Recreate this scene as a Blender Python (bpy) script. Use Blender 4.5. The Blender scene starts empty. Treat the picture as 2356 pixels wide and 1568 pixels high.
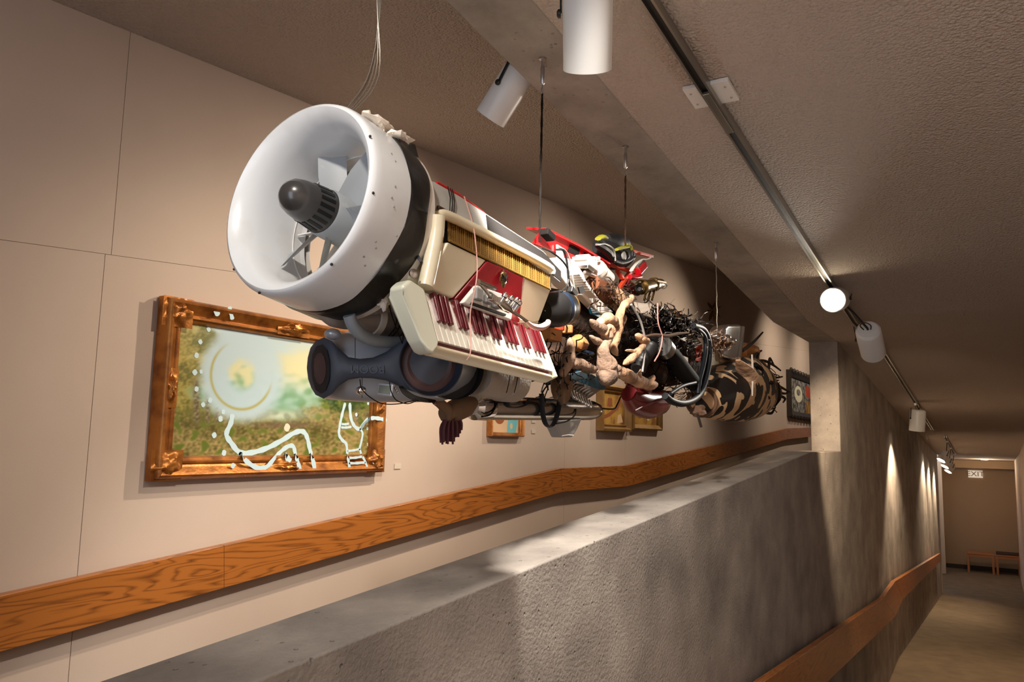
import bpy, bmesh, math, random
import numpy as np
from mathutils import Vector, Matrix, noise as mnoise

random.seed(7)
scene = bpy.context.scene
OZ = 3.15                      # eye height above the floor at the corridor's end
W, H, F = 2356, 1568, 1800.0
# ------------------------------------------------------------------ camera
_X = Vector((2275 - W/2, 1030 - H/2, F)).normalized()          # corridor direction in camera axes
_n = _X.cross(Vector((1, .022, 0))).normalized()
_Z = _n if _n.y < 0 else -_n
_Y = _Z.cross(_X)
RW = Matrix((_X, _Y, _Z))                                      # world <- camera (x right, y down, z forward)
cam_d = bpy.data.cameras.new('camera'); cam = bpy.data.objects.new('camera', cam_d)
scene.collection.objects.link(cam)
cam_d.sensor_width = 36; cam_d.sensor_fit = 'HORIZONTAL'; cam_d.lens = F/W*36
cam_d.clip_start = .02; cam_d.clip_end = 200
r_, d_, f_ = RW.col[0], RW.col[1], RW.col[2]
cam.matrix_world = Matrix(((r_.x, -d_.x, -f_.x, 0), (r_.y, -d_.y, -f_.y, 0), (r_.z, -d_.z, -f_.z, OZ), (0, 0, 0, 1)))
scene.camera = cam
# ------------------------------------------------------------------ world and exposure
wld = bpy.data.worlds.new('world'); scene.world = wld; wld.use_nodes = True
wld.node_tree.nodes['Background'].inputs[0].default_value = (.80, .87, 1, 1)
wld.node_tree.nodes['Background'].inputs[1].default_value = 1.8
scene.view_settings.view_transform = 'Standard'; scene.view_settings.look = 'None'
scene.view_settings.gamma = 1; scene.view_settings.use_curve_mapping = False
scene.view_settings.exposure = .9
scene.cycles.use_denoising = True
scene.cycles.max_bounces = 10; scene.cycles.diffuse_bounces = 6
scene.cycles.sample_clamp_indirect = 6.0

# ------------------------------------------------------------------ helpers
C = scene.collection
def V(*a): return Vector(a[0]) if len(a) == 1 else Vector(a)
def ray(px, py): return RW @ Vector(((px - W/2)/F, (py - H/2)/F, 1))
def at(px, py, Y):
    d = ray(px, py); return d*(Y/d.y)
def atX(px, py, X):
    d = ray(px, py); return d*(X/d.x)
def proj(p):
    c = RW.transposed() @ V(p); return (W/2 + F*c.x/c.z, H/2 + F*c.y/c.z)
def mpp(p): return (RW.transposed() @ V(p)).z/F       # metres per pixel at a point
def path(Y, *pts):                                   # pixels -> points; a third number overrides Y
    return [at(p[0], p[1], p[2] if len(p) > 2 else Y) for p in pts]
def smooth(pts, k=5, closed=False):
    pts = [V(p) for p in pts]; n = len(pts); out = []
    if n < 3: return pts
    rng = range(n) if closed else range(n - 1)
    for i in rng:
        p0 = pts[(i-1) % n] if closed or i > 0 else pts[0]*2 - pts[1]
        p1 = pts[i]; p2 = pts[(i+1) % n]
        p3 = pts[(i+2) % n] if closed or i+2 < n else pts[-1]*2 - pts[-2]
        for j in range(k):
            t = j/k
            out.append(.5*((2*p1) + (p2-p0)*t + (2*p0-5*p1+4*p2-p3)*t*t + (3*p1-p0-3*p2+p3)*t**3))
    if not closed: out.append(pts[-1])
    return out
def basis(a, up=(0, 0, 1)):
    a = V(a).normalized(); u = V(up).cross(a)
    if u.length < 1e-4: u = Vector((0, 1, 0)).cross(a)
    u.normalize(); return a, u, a.cross(u)

class MB:
    def __init__(s): s.v = []; s.f = []
    def add(s, vs, fs):
        b = len(s.v); s.v += [V(p) for p in vs]; s.f += [tuple(b+i for i in f) for f in fs]; return s
    def box(s, c, size, ax=None):
        c = V(c); e = ax or (Vector((1,0,0)), Vector((0,1,0)), Vector((0,0,1)))
        h = [e[i]*(size[i]/2) for i in range(3)]
        vs = [c + h[0]*i + h[1]*j + h[2]*k for i in (-1,1) for j in (-1,1) for k in (-1,1)]
        return s.add(vs, [(0,1,3,2),(4,6,7,5),(0,4,5,1),(2,3,7,6),(0,2,6,4),(1,5,7,3)])
    def bar(s, a, b, w, h, up=(0,0,1)):
        a, b = V(a), V(b); x, u, v = basis(b-a, up)
        return s.box((a+b)/2, ((b-a).length, w, h), (x, u, v))
    def poly(s, pts, vec):                          # planar outline given thickness
        n = len(pts); vec = V(vec); pts = [V(p) for p in pts]
        return s.add(pts + [p+vec for p in pts], [tuple(range(n))[::-1], tuple(range(n, 2*n))] + [(i, (i+1) % n, n+(i+1) % n, n+i) for i in range(n)])
    def loft(s, rings, cap=True, closed=False):
        n = len(rings[0]); vs = [p for r in rings for p in r]; fs = []
        m = len(rings)
        for i in range(m if closed else m-1):
            for j in range(n):
                a = i*n+j; b = i*n+(j+1) % n; i2 = (i+1) % m
                fs.append((a, b, i2*n+(j+1) % n, i2*n+j))
        if cap and not closed: fs += [tuple(range(n))[::-1], tuple((m-1)*n+j for j in range(n))]
        return s.add(vs, fs)
    def tube(s, pts, r, n=8, cap=True, flat=1.0, closed=False):
        pts = [V(p) for p in pts]; m = len(pts)
        rs = r if isinstance(r, (list, tuple)) else [r]*m
        if len(rs) != m:
            L = len(rs)-1; rs = [rs[min(int(i*L/(m-1)), L-1)]*(1-(i*L/(m-1)-min(int(i*L/(m-1)), L-1))) + rs[min(int(i*L/(m-1)), L-1)+1]*(i*L/(m-1)-min(int(i*L/(m-1)), L-1)) for i in range(m)]
        rings = []; u = None
        for i in range(m):
            t = (pts[(i+1) % m] - pts[i-1]) if closed else pts[min(i+1, m-1)] - pts[max(i-1, 0)]
            if t.length < 1e-9: t = Vector((1,0,0))
            t.normalize()
            if u is None: _, u, _ = basis(t)
            u = (u - t*u.dot(t)).normalized(); w = t.cross(u)
            rings.append([pts[i] + (u*math.cos(2*math.pi*k/n) + w*math.sin(2*math.pi*k/n)*flat)*rs[i] for k in range(n)])
        return s.loft(rings, cap, closed)
    def lathe(s, prof, o, a, n=32, cap=True, up=(0,0,1)):
        a, u, w = basis(a, up); o = V(o)
        rings = [[o + a*x + (u*math.cos(2*math.pi*k/n) + w*math.sin(2*math.pi*k/n))*max(r, 1e-5) for k in range(n)] for x, r in prof]
        return s.loft(rings, cap)
    def ball(s, c, r, n=12, m=8, ax=None, amp=0, fr=8):
        c = V(c); e = ax or (Vector((1,0,0)), Vector((0,1,0)), Vector((0,0,1)))
        r = (r, r, r) if not hasattr(r, '__len__') else r
        rings = []
        for i in range(m+1):
            th = math.pi*(i/m); ring = []
            th = min(max(th, .02), math.pi-.02)
            for k in range(n):
                ph = 2*math.pi*k/n
                d = Vector((math.sin(th)*math.cos(ph), math.sin(th)*math.sin(ph), math.cos(th)))
                q = 1 + (amp*mnoise.noise(d*1.7 + c*fr) if amp else 0)
                ring.append(c + (e[0]*d.x*r[0] + e[1]*d.y*r[1] + e[2]*d.z*r[2])*q)
            rings.append(ring)
        return s.loft(rings, True)

def shift_root(o):
    o.location.z += OZ
def prop(o, label=None, cat=None, group=None, kind=None):
    for k, v in (('label', label), ('category', cat), ('group', group), ('kind', kind)):
        if v: o[k] = v
    return o
_abs = {}                                            # absolute origin of each Empty / mesh thing
def T(name, label, cat, loc, group=None):
    o = bpy.data.objects.new(name, None); C.objects.link(o); o.empty_display_size = .1
    loc = V(loc); _abs[o] = loc.copy(); o.location = loc + Vector((0, 0, OZ))
    return prop(o, label, cat, group)
def O(name, mb, mat, parent=None, label=None, cat=None, group=None, kind=None, angle=35, bev=0, fix=True):
    me = bpy.data.meshes.new(name)
    if parent is not None: org = _abs[parent]
    elif kind == 'structure': org = Vector((0, 0, 0))
    else:
        xs = np.array([tuple(p) for p in mb.v]); org = Vector((*((xs.min(0)+xs.max(0))/2)[:2], xs[:, 2].min()))
    me.from_pydata([tuple(p - org) for p in mb.v], [], mb.f)
    if fix:
        bm = bmesh.new(); bm.from_mesh(me); bmesh.ops.recalc_face_normals(bm, faces=bm.faces)
        bm.to_mesh(me); bm.free()
    for p in me.polygons: p.use_smooth = True
    me.set_sharp_from_angle(angle=math.radians(angle))
    me.update()
    me.materials.append(M[mat] if isinstance(mat, str) else mat)
    o = bpy.data.objects.new(name, me); C.objects.link(o)
    if parent is not None:
        o.parent = parent; _abs[o] = org
    else:
        o.location = org + Vector((0, 0, OZ)); _abs[o] = org
    if bev:
        m = o.modifiers.new('bevel', 'BEVEL'); m.width = bev; m.segments = 2; m.limit_method = 'ANGLE'; m.angle_limit = math.radians(40); m.harden_normals = True
    return prop(o, label, cat, group, kind)

# ------------------------------------------------------------------ materials
M = {}
def lin(c):
    return tuple((x/255/12.92 if x/255 <= .04045 else ((x/255+.055)/1.055)**2.4) for x in c) + (1,)
def mat(name, col, rough=.5, metal=0, bump=None, var=None, coat=0, emit=None, trans=0, ior=1.45):
    m = bpy.data.materials.new(name); m.use_nodes = True; nt = m.node_tree; b = nt.nodes['Principled BSDF']
    b.inputs['Base Color'].default_value = lin(col); b.inputs['Roughness'].default_value = rough
    b.inputs['Metallic'].default_value = metal
    if coat: b.inputs['Coat Weight'].default_value = coat; b.inputs['Coat Roughness'].default_value = .12
    if trans: b.inputs['Transmission Weight'].default_value = trans
    if emit: b.inputs['Emission Color'].default_value = lin(emit[0]); b.inputs['Emission Strength'].default_value = emit[1]
    N, L = nt.nodes.new, nt.links.new
    tc = N('ShaderNodeTexCoord')
    if var:                                         # (second colour, scale, low, high)
        nz = N('ShaderNodeTexNoise'); nz.inputs['Scale'].default_value = var[1]; nz.inputs['Detail'].default_value = 6
        L(tc.outputs['Object'], nz.inputs['Vector'])
        rp = N('ShaderNodeValToRGB'); rp.color_ramp.elements[0].position = var[2]; rp.color_ramp.elements[1].position = var[3]
        rp.color_ramp.elements[0].color = lin(col); rp.color_ramp.elements[1].color = lin(var[0])
        L(nz.outputs['Fac'], rp.inputs['Fac']); L(rp.outputs['Color'], b.inputs['Base Color'])
    if bump:                                        # (scale, strength, distance)
        nb = N('ShaderNodeTexNoise'); nb.inputs['Scale'].default_value = bump[0]; nb.inputs['Detail'].default_value = 4
        L(tc.outputs['Object'], nb.inputs['Vector'])
        bp = N('ShaderNodeBump'); bp.inputs['Strength'].default_value = bump[1]; bp.inputs['Distance'].default_value = bump[2]
        L(nb.outputs['Fac'], bp.inputs['Height']); L(bp.outputs['Normal'], b.inputs['Normal'])
    M[name] = m; return m
def nodes(name):
    m = M[name]; return m.node_tree, m.node_tree.nodes['Principled BSDF']

mat('wall_paint', (204, 186, 172), .75, bump=(180, .12, .002), var=((196, 177, 163), 1.3, .35, .7))
mat('wall_tan', (168, 142, 114), .8, bump=(180, .12, .002))
mat('popcorn', (190, 178, 168), .9)
nt, b = nodes('popcorn'); N, L = nt.nodes.new, nt.links.new
tc = N('ShaderNodeTexCoord'); nz = N('ShaderNodeTexNoise'); nz.inputs['Scale'].default_value = 110; nz.inputs['Detail'].default_value = 3; nz.inputs['Roughness'].default_value = .6
vo = N('ShaderNodeTexVoronoi'); vo.inputs['Scale'].default_value = 90
ad = N('ShaderNodeMath'); ad.operation = 'SUBTRACT'; bp = N('ShaderNodeBump'); bp.inputs['Strength'].default_value = 1; bp.inputs['Distance'].default_value = .010
L(tc.outputs['Object'], nz.inputs['Vector']); L(tc.outputs['Object'], vo.inputs['Vector'])
L(nz.outputs['Fac'], ad.inputs[0]); L(vo.outputs['Distance'], ad.inputs[1]); L(ad.outputs[0], bp.inputs['Height']); L(bp.outputs['Normal'], b.inputs['Normal'])

mat('concrete', (150, 145, 140), .8)
nt, b = nodes('concrete'); N, L = nt.nodes.new, nt.links.new
tc = N('ShaderNodeTexCoord')
n1 = N('ShaderNodeTexNoise'); n1.inputs['Scale'].default_value = 3.2; n1.inputs['Detail'].default_value = 8; n1.inputs['Roughness'].default_value = .62
rp = N('ShaderNodeValToRGB'); rp.color_ramp.elements[0].position = .3; rp.color_ramp.elements[1].position = .72
rp.color_ramp.elements[0].color = lin((124, 118, 114)); rp.color_ramp.elements[1].color = lin((176, 169, 162))
vp = N('ShaderNodeTexVoronoi'); vp.inputs['Scale'].default_value = 26; vp.inputs['Randomness'].default_value = 1
rv = N('ShaderNodeValToRGB'); rv.color_ramp.elements[0].position = .05; rv.color_ramp.elements[1].position = .13; rv.color_ramp.elements[0].color = (0,0,0,1); rv.color_ramp.elements[1].color = (1,1,1,1)
nm = N('ShaderNodeTexNoise'); nm.inputs['Scale'].default_value = 2.6
rm = N('ShaderNodeValToRGB'); rm.color_ramp.elements[0].position = .40; rm.color_ramp.elements[1].position = .52
mx = N('ShaderNodeMath'); mx.operation = 'MAXIMUM'
n2 = N('ShaderNodeTexNoise'); n2.inputs['Scale'].default_value = 90; n2.inputs['Detail'].default_value = 5
m2 = N('ShaderNodeMath'); m2.operation = 'MULTIPLY_ADD'; m2.inputs[1].default_value = .35
bp = N('ShaderNodeBump'); bp.inputs['Strength'].default_value = .8; bp.inputs['Distance'].default_value = .010
for x in (n1, vp, nm, n2): L(tc.outputs['Object'], x.inputs['Vector'])
inv = N('ShaderNodeMath'); inv.operation = 'SUBTRACT'; inv.inputs[0].default_value = 1
L(n1.outputs['Fac'], rp.inputs['Fac']); L(rp.outputs['Color'], b.inputs['Base Color'])
L(vp.outputs['Distance'], rv.inputs['Fac']); L(nm.outputs['Fac'], rm.inputs['Fac']); L(rm.outputs['Color'], inv.inputs[1])
L(rv.outputs['Color'], mx.inputs[0]); L(inv.outputs[0], mx.inputs[1])
L(n2.outputs['Fac'], m2.inputs[0]); L(mx.outputs[0], m2.inputs[2]); L(m2.outputs[0], bp.inputs['Height']); L(bp.outputs['Normal'], b.inputs['Normal'])

def wood(name, c1, c2, sc=(1.0, 10, 10), rough=.35):
    mat(name, c1, rough, coat=.2); nt, b = nodes(name); N, L = nt.nodes.new, nt.links.new
    tc = N('ShaderNodeTexCoord'); mp = N('ShaderNodeMapping'); mp.inputs['Scale'].default_value = sc; mp.inputs['Rotation'].default_value = (0, math.radians(4.6), 0)
    n1 = N('ShaderNodeTexNoise'); n1.inputs['Scale'].default_value = 1.1; n1.inputs['Detail'].default_value = 2; n1.inputs['Distortion'].default_value = .4
    mu = N('ShaderNodeMath'); mu.operation = 'MULTIPLY'; mu.inputs[1].default_value = 13
    fr = N('ShaderNodeMath'); fr.operation = 'PINGPONG'; fr.inputs[1].default_value = .5
    mp2 = N('ShaderNodeMapping'); mp2.inputs['Scale'].default_value = (5, 110, 110); mp2.inputs['Rotation'].default_value = (0, math.radians(4.6), 0)
    n2 = N('ShaderNodeTexNoise'); n2.inputs['Scale'].default_value = 1; n2.inputs['Detail'].default_value = 4
    ad = N('ShaderNodeMath'); ad.operation = 'MULTIPLY_ADD'; ad.inputs[1].default_value = 1.8
    rp = N('ShaderNodeValToRGB'); rp.color_ramp.elements[0].color = lin(c1); rp.color_ramp.elements[1].color = lin(c2); rp.color_ramp.elements[0].position = .32; rp.color_ramp.elements[1].position = .95
    L(tc.outputs['Object'], mp.inputs['Vector']); L(tc.outputs['Object'], mp2.inputs['Vector']); L(mp.outputs['Vector'], n1.inputs['Vector']); L(mp2.outputs['Vector'], n2.inputs['Vector'])
    L(n1.outputs['Fac'], mu.inputs[0]); L(mu.outputs[0], fr.inputs[0]); L(fr.outputs[0], ad.inputs[0]); L(n2.outputs['Fac'], ad.inputs[2]); L(ad.outputs[0], rp.inputs['Fac']); L(rp.outputs['Color'], b.inputs['Base Color'])
wood('oak', (104, 57, 22), (172, 104, 44))
wood('bench_wood', (140, 84, 42), (176, 112, 62), (3, 14, 14))
mat('carpet', (120, 104, 84), .95, bump=(300, .5, .003), var=((104, 90, 72), 5, .3, .7))
mat('dark_base', (52, 40, 32), .7)
mat('white_trim', (212, 200, 184), .5)
mat('door_grey', (92, 92, 92), .5)
mat('lamp_white', (226, 228, 228), .38)
mat('lamp_inside', (235, 232, 225), .3)
mat('black', (20, 20, 22), .45)
mat('black_gloss', (12, 12, 13), .38)
mat('black_matte', (26, 24, 24), .8)
mat('aluminium', (168, 166, 160), .32, 1)
mat('track_dark', (44, 42, 42), .5)
mat('steel', (190, 190, 190), .28, 1)
mat('chrome', (225, 225, 225), .07, 1)
mat('chrome_worn', (206, 202, 196), .16, 1, bump=(14, .08, .004))
mat('chrome_soft', (214, 218, 224), .26, 1)
mat('glow', (255, 244, 224), .3, emit=((255, 236, 204), 14))
mat('glow_soft', (255, 244, 224), .3, emit=((255, 238, 208), 5))
mat('sign_white', (232, 226, 214), .5, emit=((240, 226, 205), .25))
mat('sign_red', (132, 92, 84), .5)
mat('cushion', (64, 44, 40), .8)
# sculpture
mat('fan_white', (222, 226, 230), .3, bump=(5, .05, .01), var=((206, 208, 208), 9, .55, .8), coat=.3)
mat('fan_grey', (160, 165, 170), .4, var=((190, 190, 188), 16, .62, .7))
mat('fan_nose', (58, 56, 56), .28, coat=.4)
mat('tape_black', (18, 17, 17), .32, bump=(26, .35, .006))
mat('tape_grey', (176, 176, 172), .5, bump=(22, .15, .004))
mat('foil', (236, 226, 214), .35, bump=(30, .5, .01))
mat('cream', (228, 218, 190), .32, coat=.3, var=((214, 202, 170), 7, .45, .75))
mat('cream_mint', (212, 214, 196), .34, coat=.3)
mat('pearl_red', (150, 16, 30), .25, coat=.5, var=((118, 8, 22), 9, .4, .7))
mat('key_white', (236, 232, 220), .25, coat=.3)
mat('key_red', (92, 18, 28), .25, coat=.5)
mat('gold_mesh', (176, 138, 72), .35, .8)
mat('grey_plastic', (140, 138, 136), .45)
mat('plastic_white', (224, 220, 214), .4)
mat('silver_paint', (176, 182, 192), .3, .35, coat=.3)
mat('speaker_navy', (58, 64, 76), .5)
mat('speaker_black', (22, 22, 26), .6)
mat('speaker_cone', (74, 52, 52), .55)
mat('speaker_ring', (34, 42, 56), .4)
mat('lcd', (112, 118, 108), .25, coat=.5)
mat('perf_grey', (150, 140, 130), .5, bump=(140, .8, .004))
mat('pipe_grey', (140, 150, 158), .4)
mat('duct_grey', (150, 142, 136), .6, bump=(20, .3, .006), var=((112, 100, 94), 8, .45, .65))
mat('brown_cloth', (112, 86, 62), .9, bump=(60, .4, .004), var=((92, 68, 48), 5, .4, .65))
mat('tassel', (82, 42, 48), .85)
mat('strap_black', (20, 24, 30), .55)
mat('teal', (14, 66, 84), .3, coat=.4)
mat('navy', (18, 32, 52), .35, coat=.3)
mat('prong_grey', (132, 124, 118), .35, .5)
mat('driftwood', (204, 164, 130), .85, bump=(22, 1, .02), var=((132, 98, 74), 13, .42, .68))
mat('driftwood_grey', (160, 132, 112), .85, bump=(20, 1, .02), var=((98, 80, 68), 12, .42, .68))
mat('red_metal', (196, 22, 28), .35, coat=.4, var=((150, 12, 20), 4, .5, .8))
mat('red_orange', (196, 62, 36), .5, bump=(40, .2, .003))
mat('red_lens', (170, 14, 26), .12, coat=.8)
mat('maroon', (96, 26, 30), .3, coat=.4, var=((120, 40, 40), 6, .4, .7))
mat('boot_black', (26, 27, 32), .6, bump=(30, .3, .004))
mat('boot_yellow', (142, 140, 34), .55)
mat('brass', (120, 98, 58), .35, .85, bump=(30, .2, .003))
mat('brass_leaf', (132, 102, 52), .4, .7)
mat('rust', (120, 72, 46), .7, .2, bump=(30, .4, .004))
mat('wire_black', (20, 16, 14), .8)
mat('wire_grey', (150, 144, 136), .4, .6)
mat('wire_brown', (70, 50, 38), .8)
mat('twig', (92, 66, 48), .85, bump=(60, .3, .002))
mat('twig_dark', (46, 34, 28), .85)
mat('core_dark', (44, 34, 29), .9, bump=(25, 1, .02), var=((84, 62, 50), 11, .5, .7))
mat('paper', (226, 214, 200), .8)
mat('cream_box', (160, 146, 120), .6, var=((120, 104, 84), 6, .4, .7))
mat('tan_hide', (196, 138, 84), .65, bump=(24, .35, .006), var=((160, 104, 62), 7, .4, .7))
mat('pink_cord', (200, 150, 140), .6)
# black pattern on cream skin
mat('pattern_hide', (206, 172, 132), .6)
nt, b = nodes('pattern_hide'); N, L = nt.nodes.new, nt.links.new
tc = N('ShaderNodeTexCoord'); nz = N('ShaderNodeTexNoise'); nz.inputs['Scale'].default_value = 7.5; nz.inputs['Detail'].default_value = .4; nz.inputs['Distortion'].default_value = 1.3
vo = N('ShaderNodeTexVoronoi'); vo.inputs['Scale'].default_value = 9.5
rp = N('ShaderNodeValToRGB'); rp.color_ramp.interpolation = 'CONSTANT'; rp.color_ramp.elements[0].color = lin((24, 18, 16)); rp.color_ramp.elements[1].color = lin((206, 172, 132)); rp.color_ramp.elements[1].position = .49
r2 = N('ShaderNodeValToRGB'); r2.color_ramp.interpolation = 'CONSTANT'; r2.color_ramp.elements[0].color = (0,0,0,1); r2.color_ramp.elements[1].color = (1,1,1,1); r2.color_ramp.elements[1].position = .3
mxr = N('ShaderNodeMix'); mxr.data_type = 'RGBA'; mxr.inputs[6].default_value = lin((24, 18, 16))
L(tc.outputs['Object'], nz.inputs['Vector']); L(tc.outputs['Object'], vo.inputs['Vector']); L(nz.outputs['Fac'], rp.inputs['Fac']); L(vo.outputs['Distance'], r2.inputs['Fac'])
L(r2.outputs['Color'], mxr.inputs[0]); L(rp.outputs['Color'], mxr.inputs[7]); L(mxr.outputs[2], b.inputs['Base Color'])
# pictures
mat('gilt', (176, 112, 48), .38, .55, bump=(50, .35, .004), var=((122, 70, 26), 14, .42, .7))
mat('gilt_dark', (96, 58, 26), .5, .4)
mat('gilt_pale', (168, 134, 84), .45, .4, var=((150, 114, 66), 9, .4, .7))
mat('sky_paint', (196, 222, 232), .55)
mat('cream_paint', (222, 216, 190), .55)
mat('cyan_paint', (110, 190, 200), .55)
mat('print_cream', (220, 186, 150), .6, var=((206, 168, 132), 3, .4, .7))
mat('print_brown', (150, 84, 44), .6)
mat('print_ochre', (190, 146, 62), .6, var=((138, 92, 36), 9, .42, .62))
mat('print_grey', (140, 138, 132), .6, var=((70, 66, 64), 12, .46, .54))
mat('print_red', (190, 74, 40), .6)
mat('dark_frame', (46, 38, 32), .45, bump=(40, .5, .006))
for _n, _s in (('black_matte', .12), ('wire_black', .15), ('wire_brown', .2), ('core_dark', .1), ('strap_black', .3)):
    M[_n].node_tree.nodes['Principled BSDF'].inputs['Specular IOR Level'].default_value = _s
def vcol(name, attr, rough=.5):
    m = mat(name, (128, 128, 128), rough); nt, b = nodes(name)
    a = nt.nodes.new('ShaderNodeVertexColor'); a.layer_name = attr; nt.links.new(a.outputs['Color'], b.inputs['Base Color'])
vcol('canvas', 'col', .4)

# ------------------------------------------------------------------ the building
YL, YN, YF, YR = 2.84, 1.0, 1.22, -.52          # left wall, near and far face of the concrete wall, right wall
XB, XE = -3.0, 24.2
RC = [(XB, 1.625), (1.713, 1.172), (5.43, .817), (6.67, .822), (13.85, .238)]
RC2 = [(13.85, .30), (18.68, -.10), (XE, -.36)]
LC = [(XB, 1.19), (5.54, 1.864), (6.6, 1.864), (13.5, 2.42), (14.6, 2.42), (20.2, 2.86)]
LF = [(XB, -1.72), (5.5, -1.08), (6.7, -1.08), (13.5, -.52), (14.6, -.52), (20.2, -.07)]
RF = [(XB, -1.475), (9.116, -2.425), (10.35, -2.425), (19.78, -3.15), (XE + .3, -3.15)]
PT = [(XB, -.673), (5.45, -.052), (6.672, -.052)]
def zi(prof, x):
    for (a, za), (b_, zb) in zip(prof, prof[1:]):
        if a <= x <= b_: return za + (zb-za)*(x-a)/(b_-a)
    return prof[-1][1] if x > prof[-1][0] else prof[0][1]
def strip(prof, y0, y1, up):                     # sloping slab following a profile
    pts = [V(x, y0, z) for x, z in prof] + [V(x, y0, z+up) for x, z in reversed(prof)]
    return MB().poly(pts, (0, y1-y0, 0))
O('ceiling', strip(RC, YR, YN, .2), 'popcorn', kind='structure', angle=5)
O('ceiling_far', strip(RC2, YR - 1, YN, .2), 'popcorn', kind='structure', angle=5)
O('ceiling_left', strip(LC, YF, YL, .2), 'popcorn', kind='structure', angle=5)
O('floor', strip(RF, YR - 1, YN + .6, -.2), 'carpet', kind='structure', angle=5)
O('floor_left', strip(LF, YF, YL, -.2), 'carpet', kind='structure', angle=5)
XW = 19.8
outline = [(x, z - .1) for x, z in RF if x < XW] + [(XW, -3.25), (XW, -.05)]
outline += [(XW, 2.9)] + [(x, z + .12) for x, z in reversed(LC) if XB < x < XW] + [(XB, 2.2)]
outline += [(x, z) for x, z in RC if x <= 6.67] + [(6.672, -.052)] + [p for p in reversed(PT[:-1])]
wd = O('wall_divider', MB().poly([V(x, YN, z) for x, z in outline], (0, YF-YN, 0)), 'concrete', kind='structure', angle=5, bev=.006)
# formwork joints of the concrete, thin fins left by the boards
def fin(pts, name='form_joint'):
    pts = [at(x, y, YN) for x, y in pts]
    O(name, MB().tube([p + V(0, -.0005, 0) for p in pts], .0008, 5), 'concrete', wd)
# left wall: sheets with fine joints
xu, xl = at(272, 400, YL).x, at(206, 1000, YL).x
zs = lambda x: at(300, 592, YL).z + .079*(x - at(300, 592, YL).x)
wl = T('wall_left', None, None, (0, YL, 0)); wl['kind'] = 'structure'
def sheet(x0, x1, lo, hi):
    g = .0012
    pts = [V(x0+g, YL, lo(x0)), V(x1-g, YL, lo(x1)), V(x1-g, YL, hi(x1)), V(x0+g, YL, hi(x0))]
    O('wall_panel', MB().poly(pts, (0, .03, 0)), 'wall_paint', wl, angle=5)
flo = lambda x: zi(LF, x) - .08
cei = lambda x: zi(LC, x) + .08
xs_up = [XB, xu, 5.54, 6.6, 9.4, 13.5, 14.6, 17.2, 20.2]; xs_lo = [XB, xl, 5.5, 6.7, 9.4, 13.5, 14.6, 17.2, 20.2]
for a_, b_ in zip(xs_up, xs_up[1:]): sheet(a_, b_, lambda x: zs(x) + .0008, cei)
for a_, b_ in zip(xs_lo, xs_lo[1:]): sheet(a_, b_, flo, lambda x: zs(x) - .0008)
O('wall_backing', MB().box(((XB+20.2)/2, YL + .08, .5), (20.2-XB, .09, 5.2)), 'wall_paint', kind='structure')
O('wall_left_end', MB().box((20.3, (YF+YL)/2, 1.4), (.15, YL-YF+.2, 3.4)), 'wall_paint', kind='structure')
O('wall_left_blocker', MB().box((XB+.4, (YF+YL)/2, .2), (.12, YL-YF+.02, 4.2)), 'wall_paint', kind='structure')  # unseen wall added to keep bluish world light off the left wall
# far end of the lower corridor
O('wall_end', MB().box((XE+.08, .3, -1.6), (.15, 3.4, 3.6)), 'wall_tan', kind='structure')
O('wall_right', MB().poly([V(XB, YR, -1.6), V(XE-.9, YR, -3.3), V(XE-.9, YR, .1), V(13.9, YR, .45), V(XB, YR, 1.75)], (0, -.12, 0)), 'wall_paint', kind='structure')
O('wall_lobby', MB().box((22.2, 1.62, -1.7), (4.4, .12, 3.4)), 'wall_tan', kind='structure')
O('wall_lobby_right', MB().box((19, YR-1.0, -1.5), (11, .12, 4.0)), 'wall_tan', kind='structure')
O('baseboard_end', MB().box((XE-.01, .3, -3.1), (.03, 3.0, .11)), 'dark_base', kind='structure')
O('trim_1', MB().box((XE-.35, .4, -.42), (.7, 3.0, .20)), 'wall_tan', kind='structure')        # shallow bulkhead
O('trim_2', MB().box((XW+.07, YN+.09, -1.63), (.12, .2, 3.05)), 'white_trim', kind='structure', bev=.02)
pj = atX(2176, 1200, 22.9)
O('door_1', MB().box((23.5, 1.24, -2.0), (1.2, .06, 2.3)), 'door_grey', kind='structure', bev=.004)
O('trim_3', MB().box((22.85, 1.12, -1.75), (.1, .14, 2.8)), 'white_trim', kind='structure', bev=.02)
pr = atX(2345, 1200, 23.4)
O('trim_4', MB().box((23.36, pr.y - .02, -1.95), (.14, .13, 2.4)), 'bench_wood', kind='structure', bev=.008)
O('door_2', MB().box((23.9, pr.y - .14, -2.0), (.9, .05, 2.3)), 'bench_wood', kind='structure', bev=.004)

# ------------------------------------------------------------------ handrails
def handrail(Y, tops, bots, label, side, brk):
    base = at(*tops[0], Y)
    t = T('handrail', label, 'handrail', base)
    P = [at(*p, Y) for p in tops]; Q = [at(*p, Y) for p in bots]
    for i in range(len(P)-1):
        n = V(0, .042*side, 0); d = (P[i+1]-P[i]).normalized()*.0006
        ring = lambda p, q: [p, q, q+n, p+n]
        O('board', MB().loft([ring(P[i]+d, Q[i]+d), ring(P[i+1]-d, Q[i+1]-d)]), 'oak', t, bev=.003)
    for x, y in brk:
        m = at(x, y, Y)
        O('bracket', MB().box(m + V(0, .062*side, 0), (.05, .05, .05)), 'steel', t)
    return t
handrail(2.765, [(-700, 1528), (516, 1254), (1290, 1077), (1440, 1071), (1812, 985), (1868, 983)],
         [(-700, 1700), (516, 1352), (1295, 1131), (1447, 1118), (1812, 1010), (1868, 1004)],
         'wide oak handrail board on the beige wall below the paintings', 1, [(300, 1350), (800, 1232), (1365, 1100), (1600, 1060)])
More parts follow.
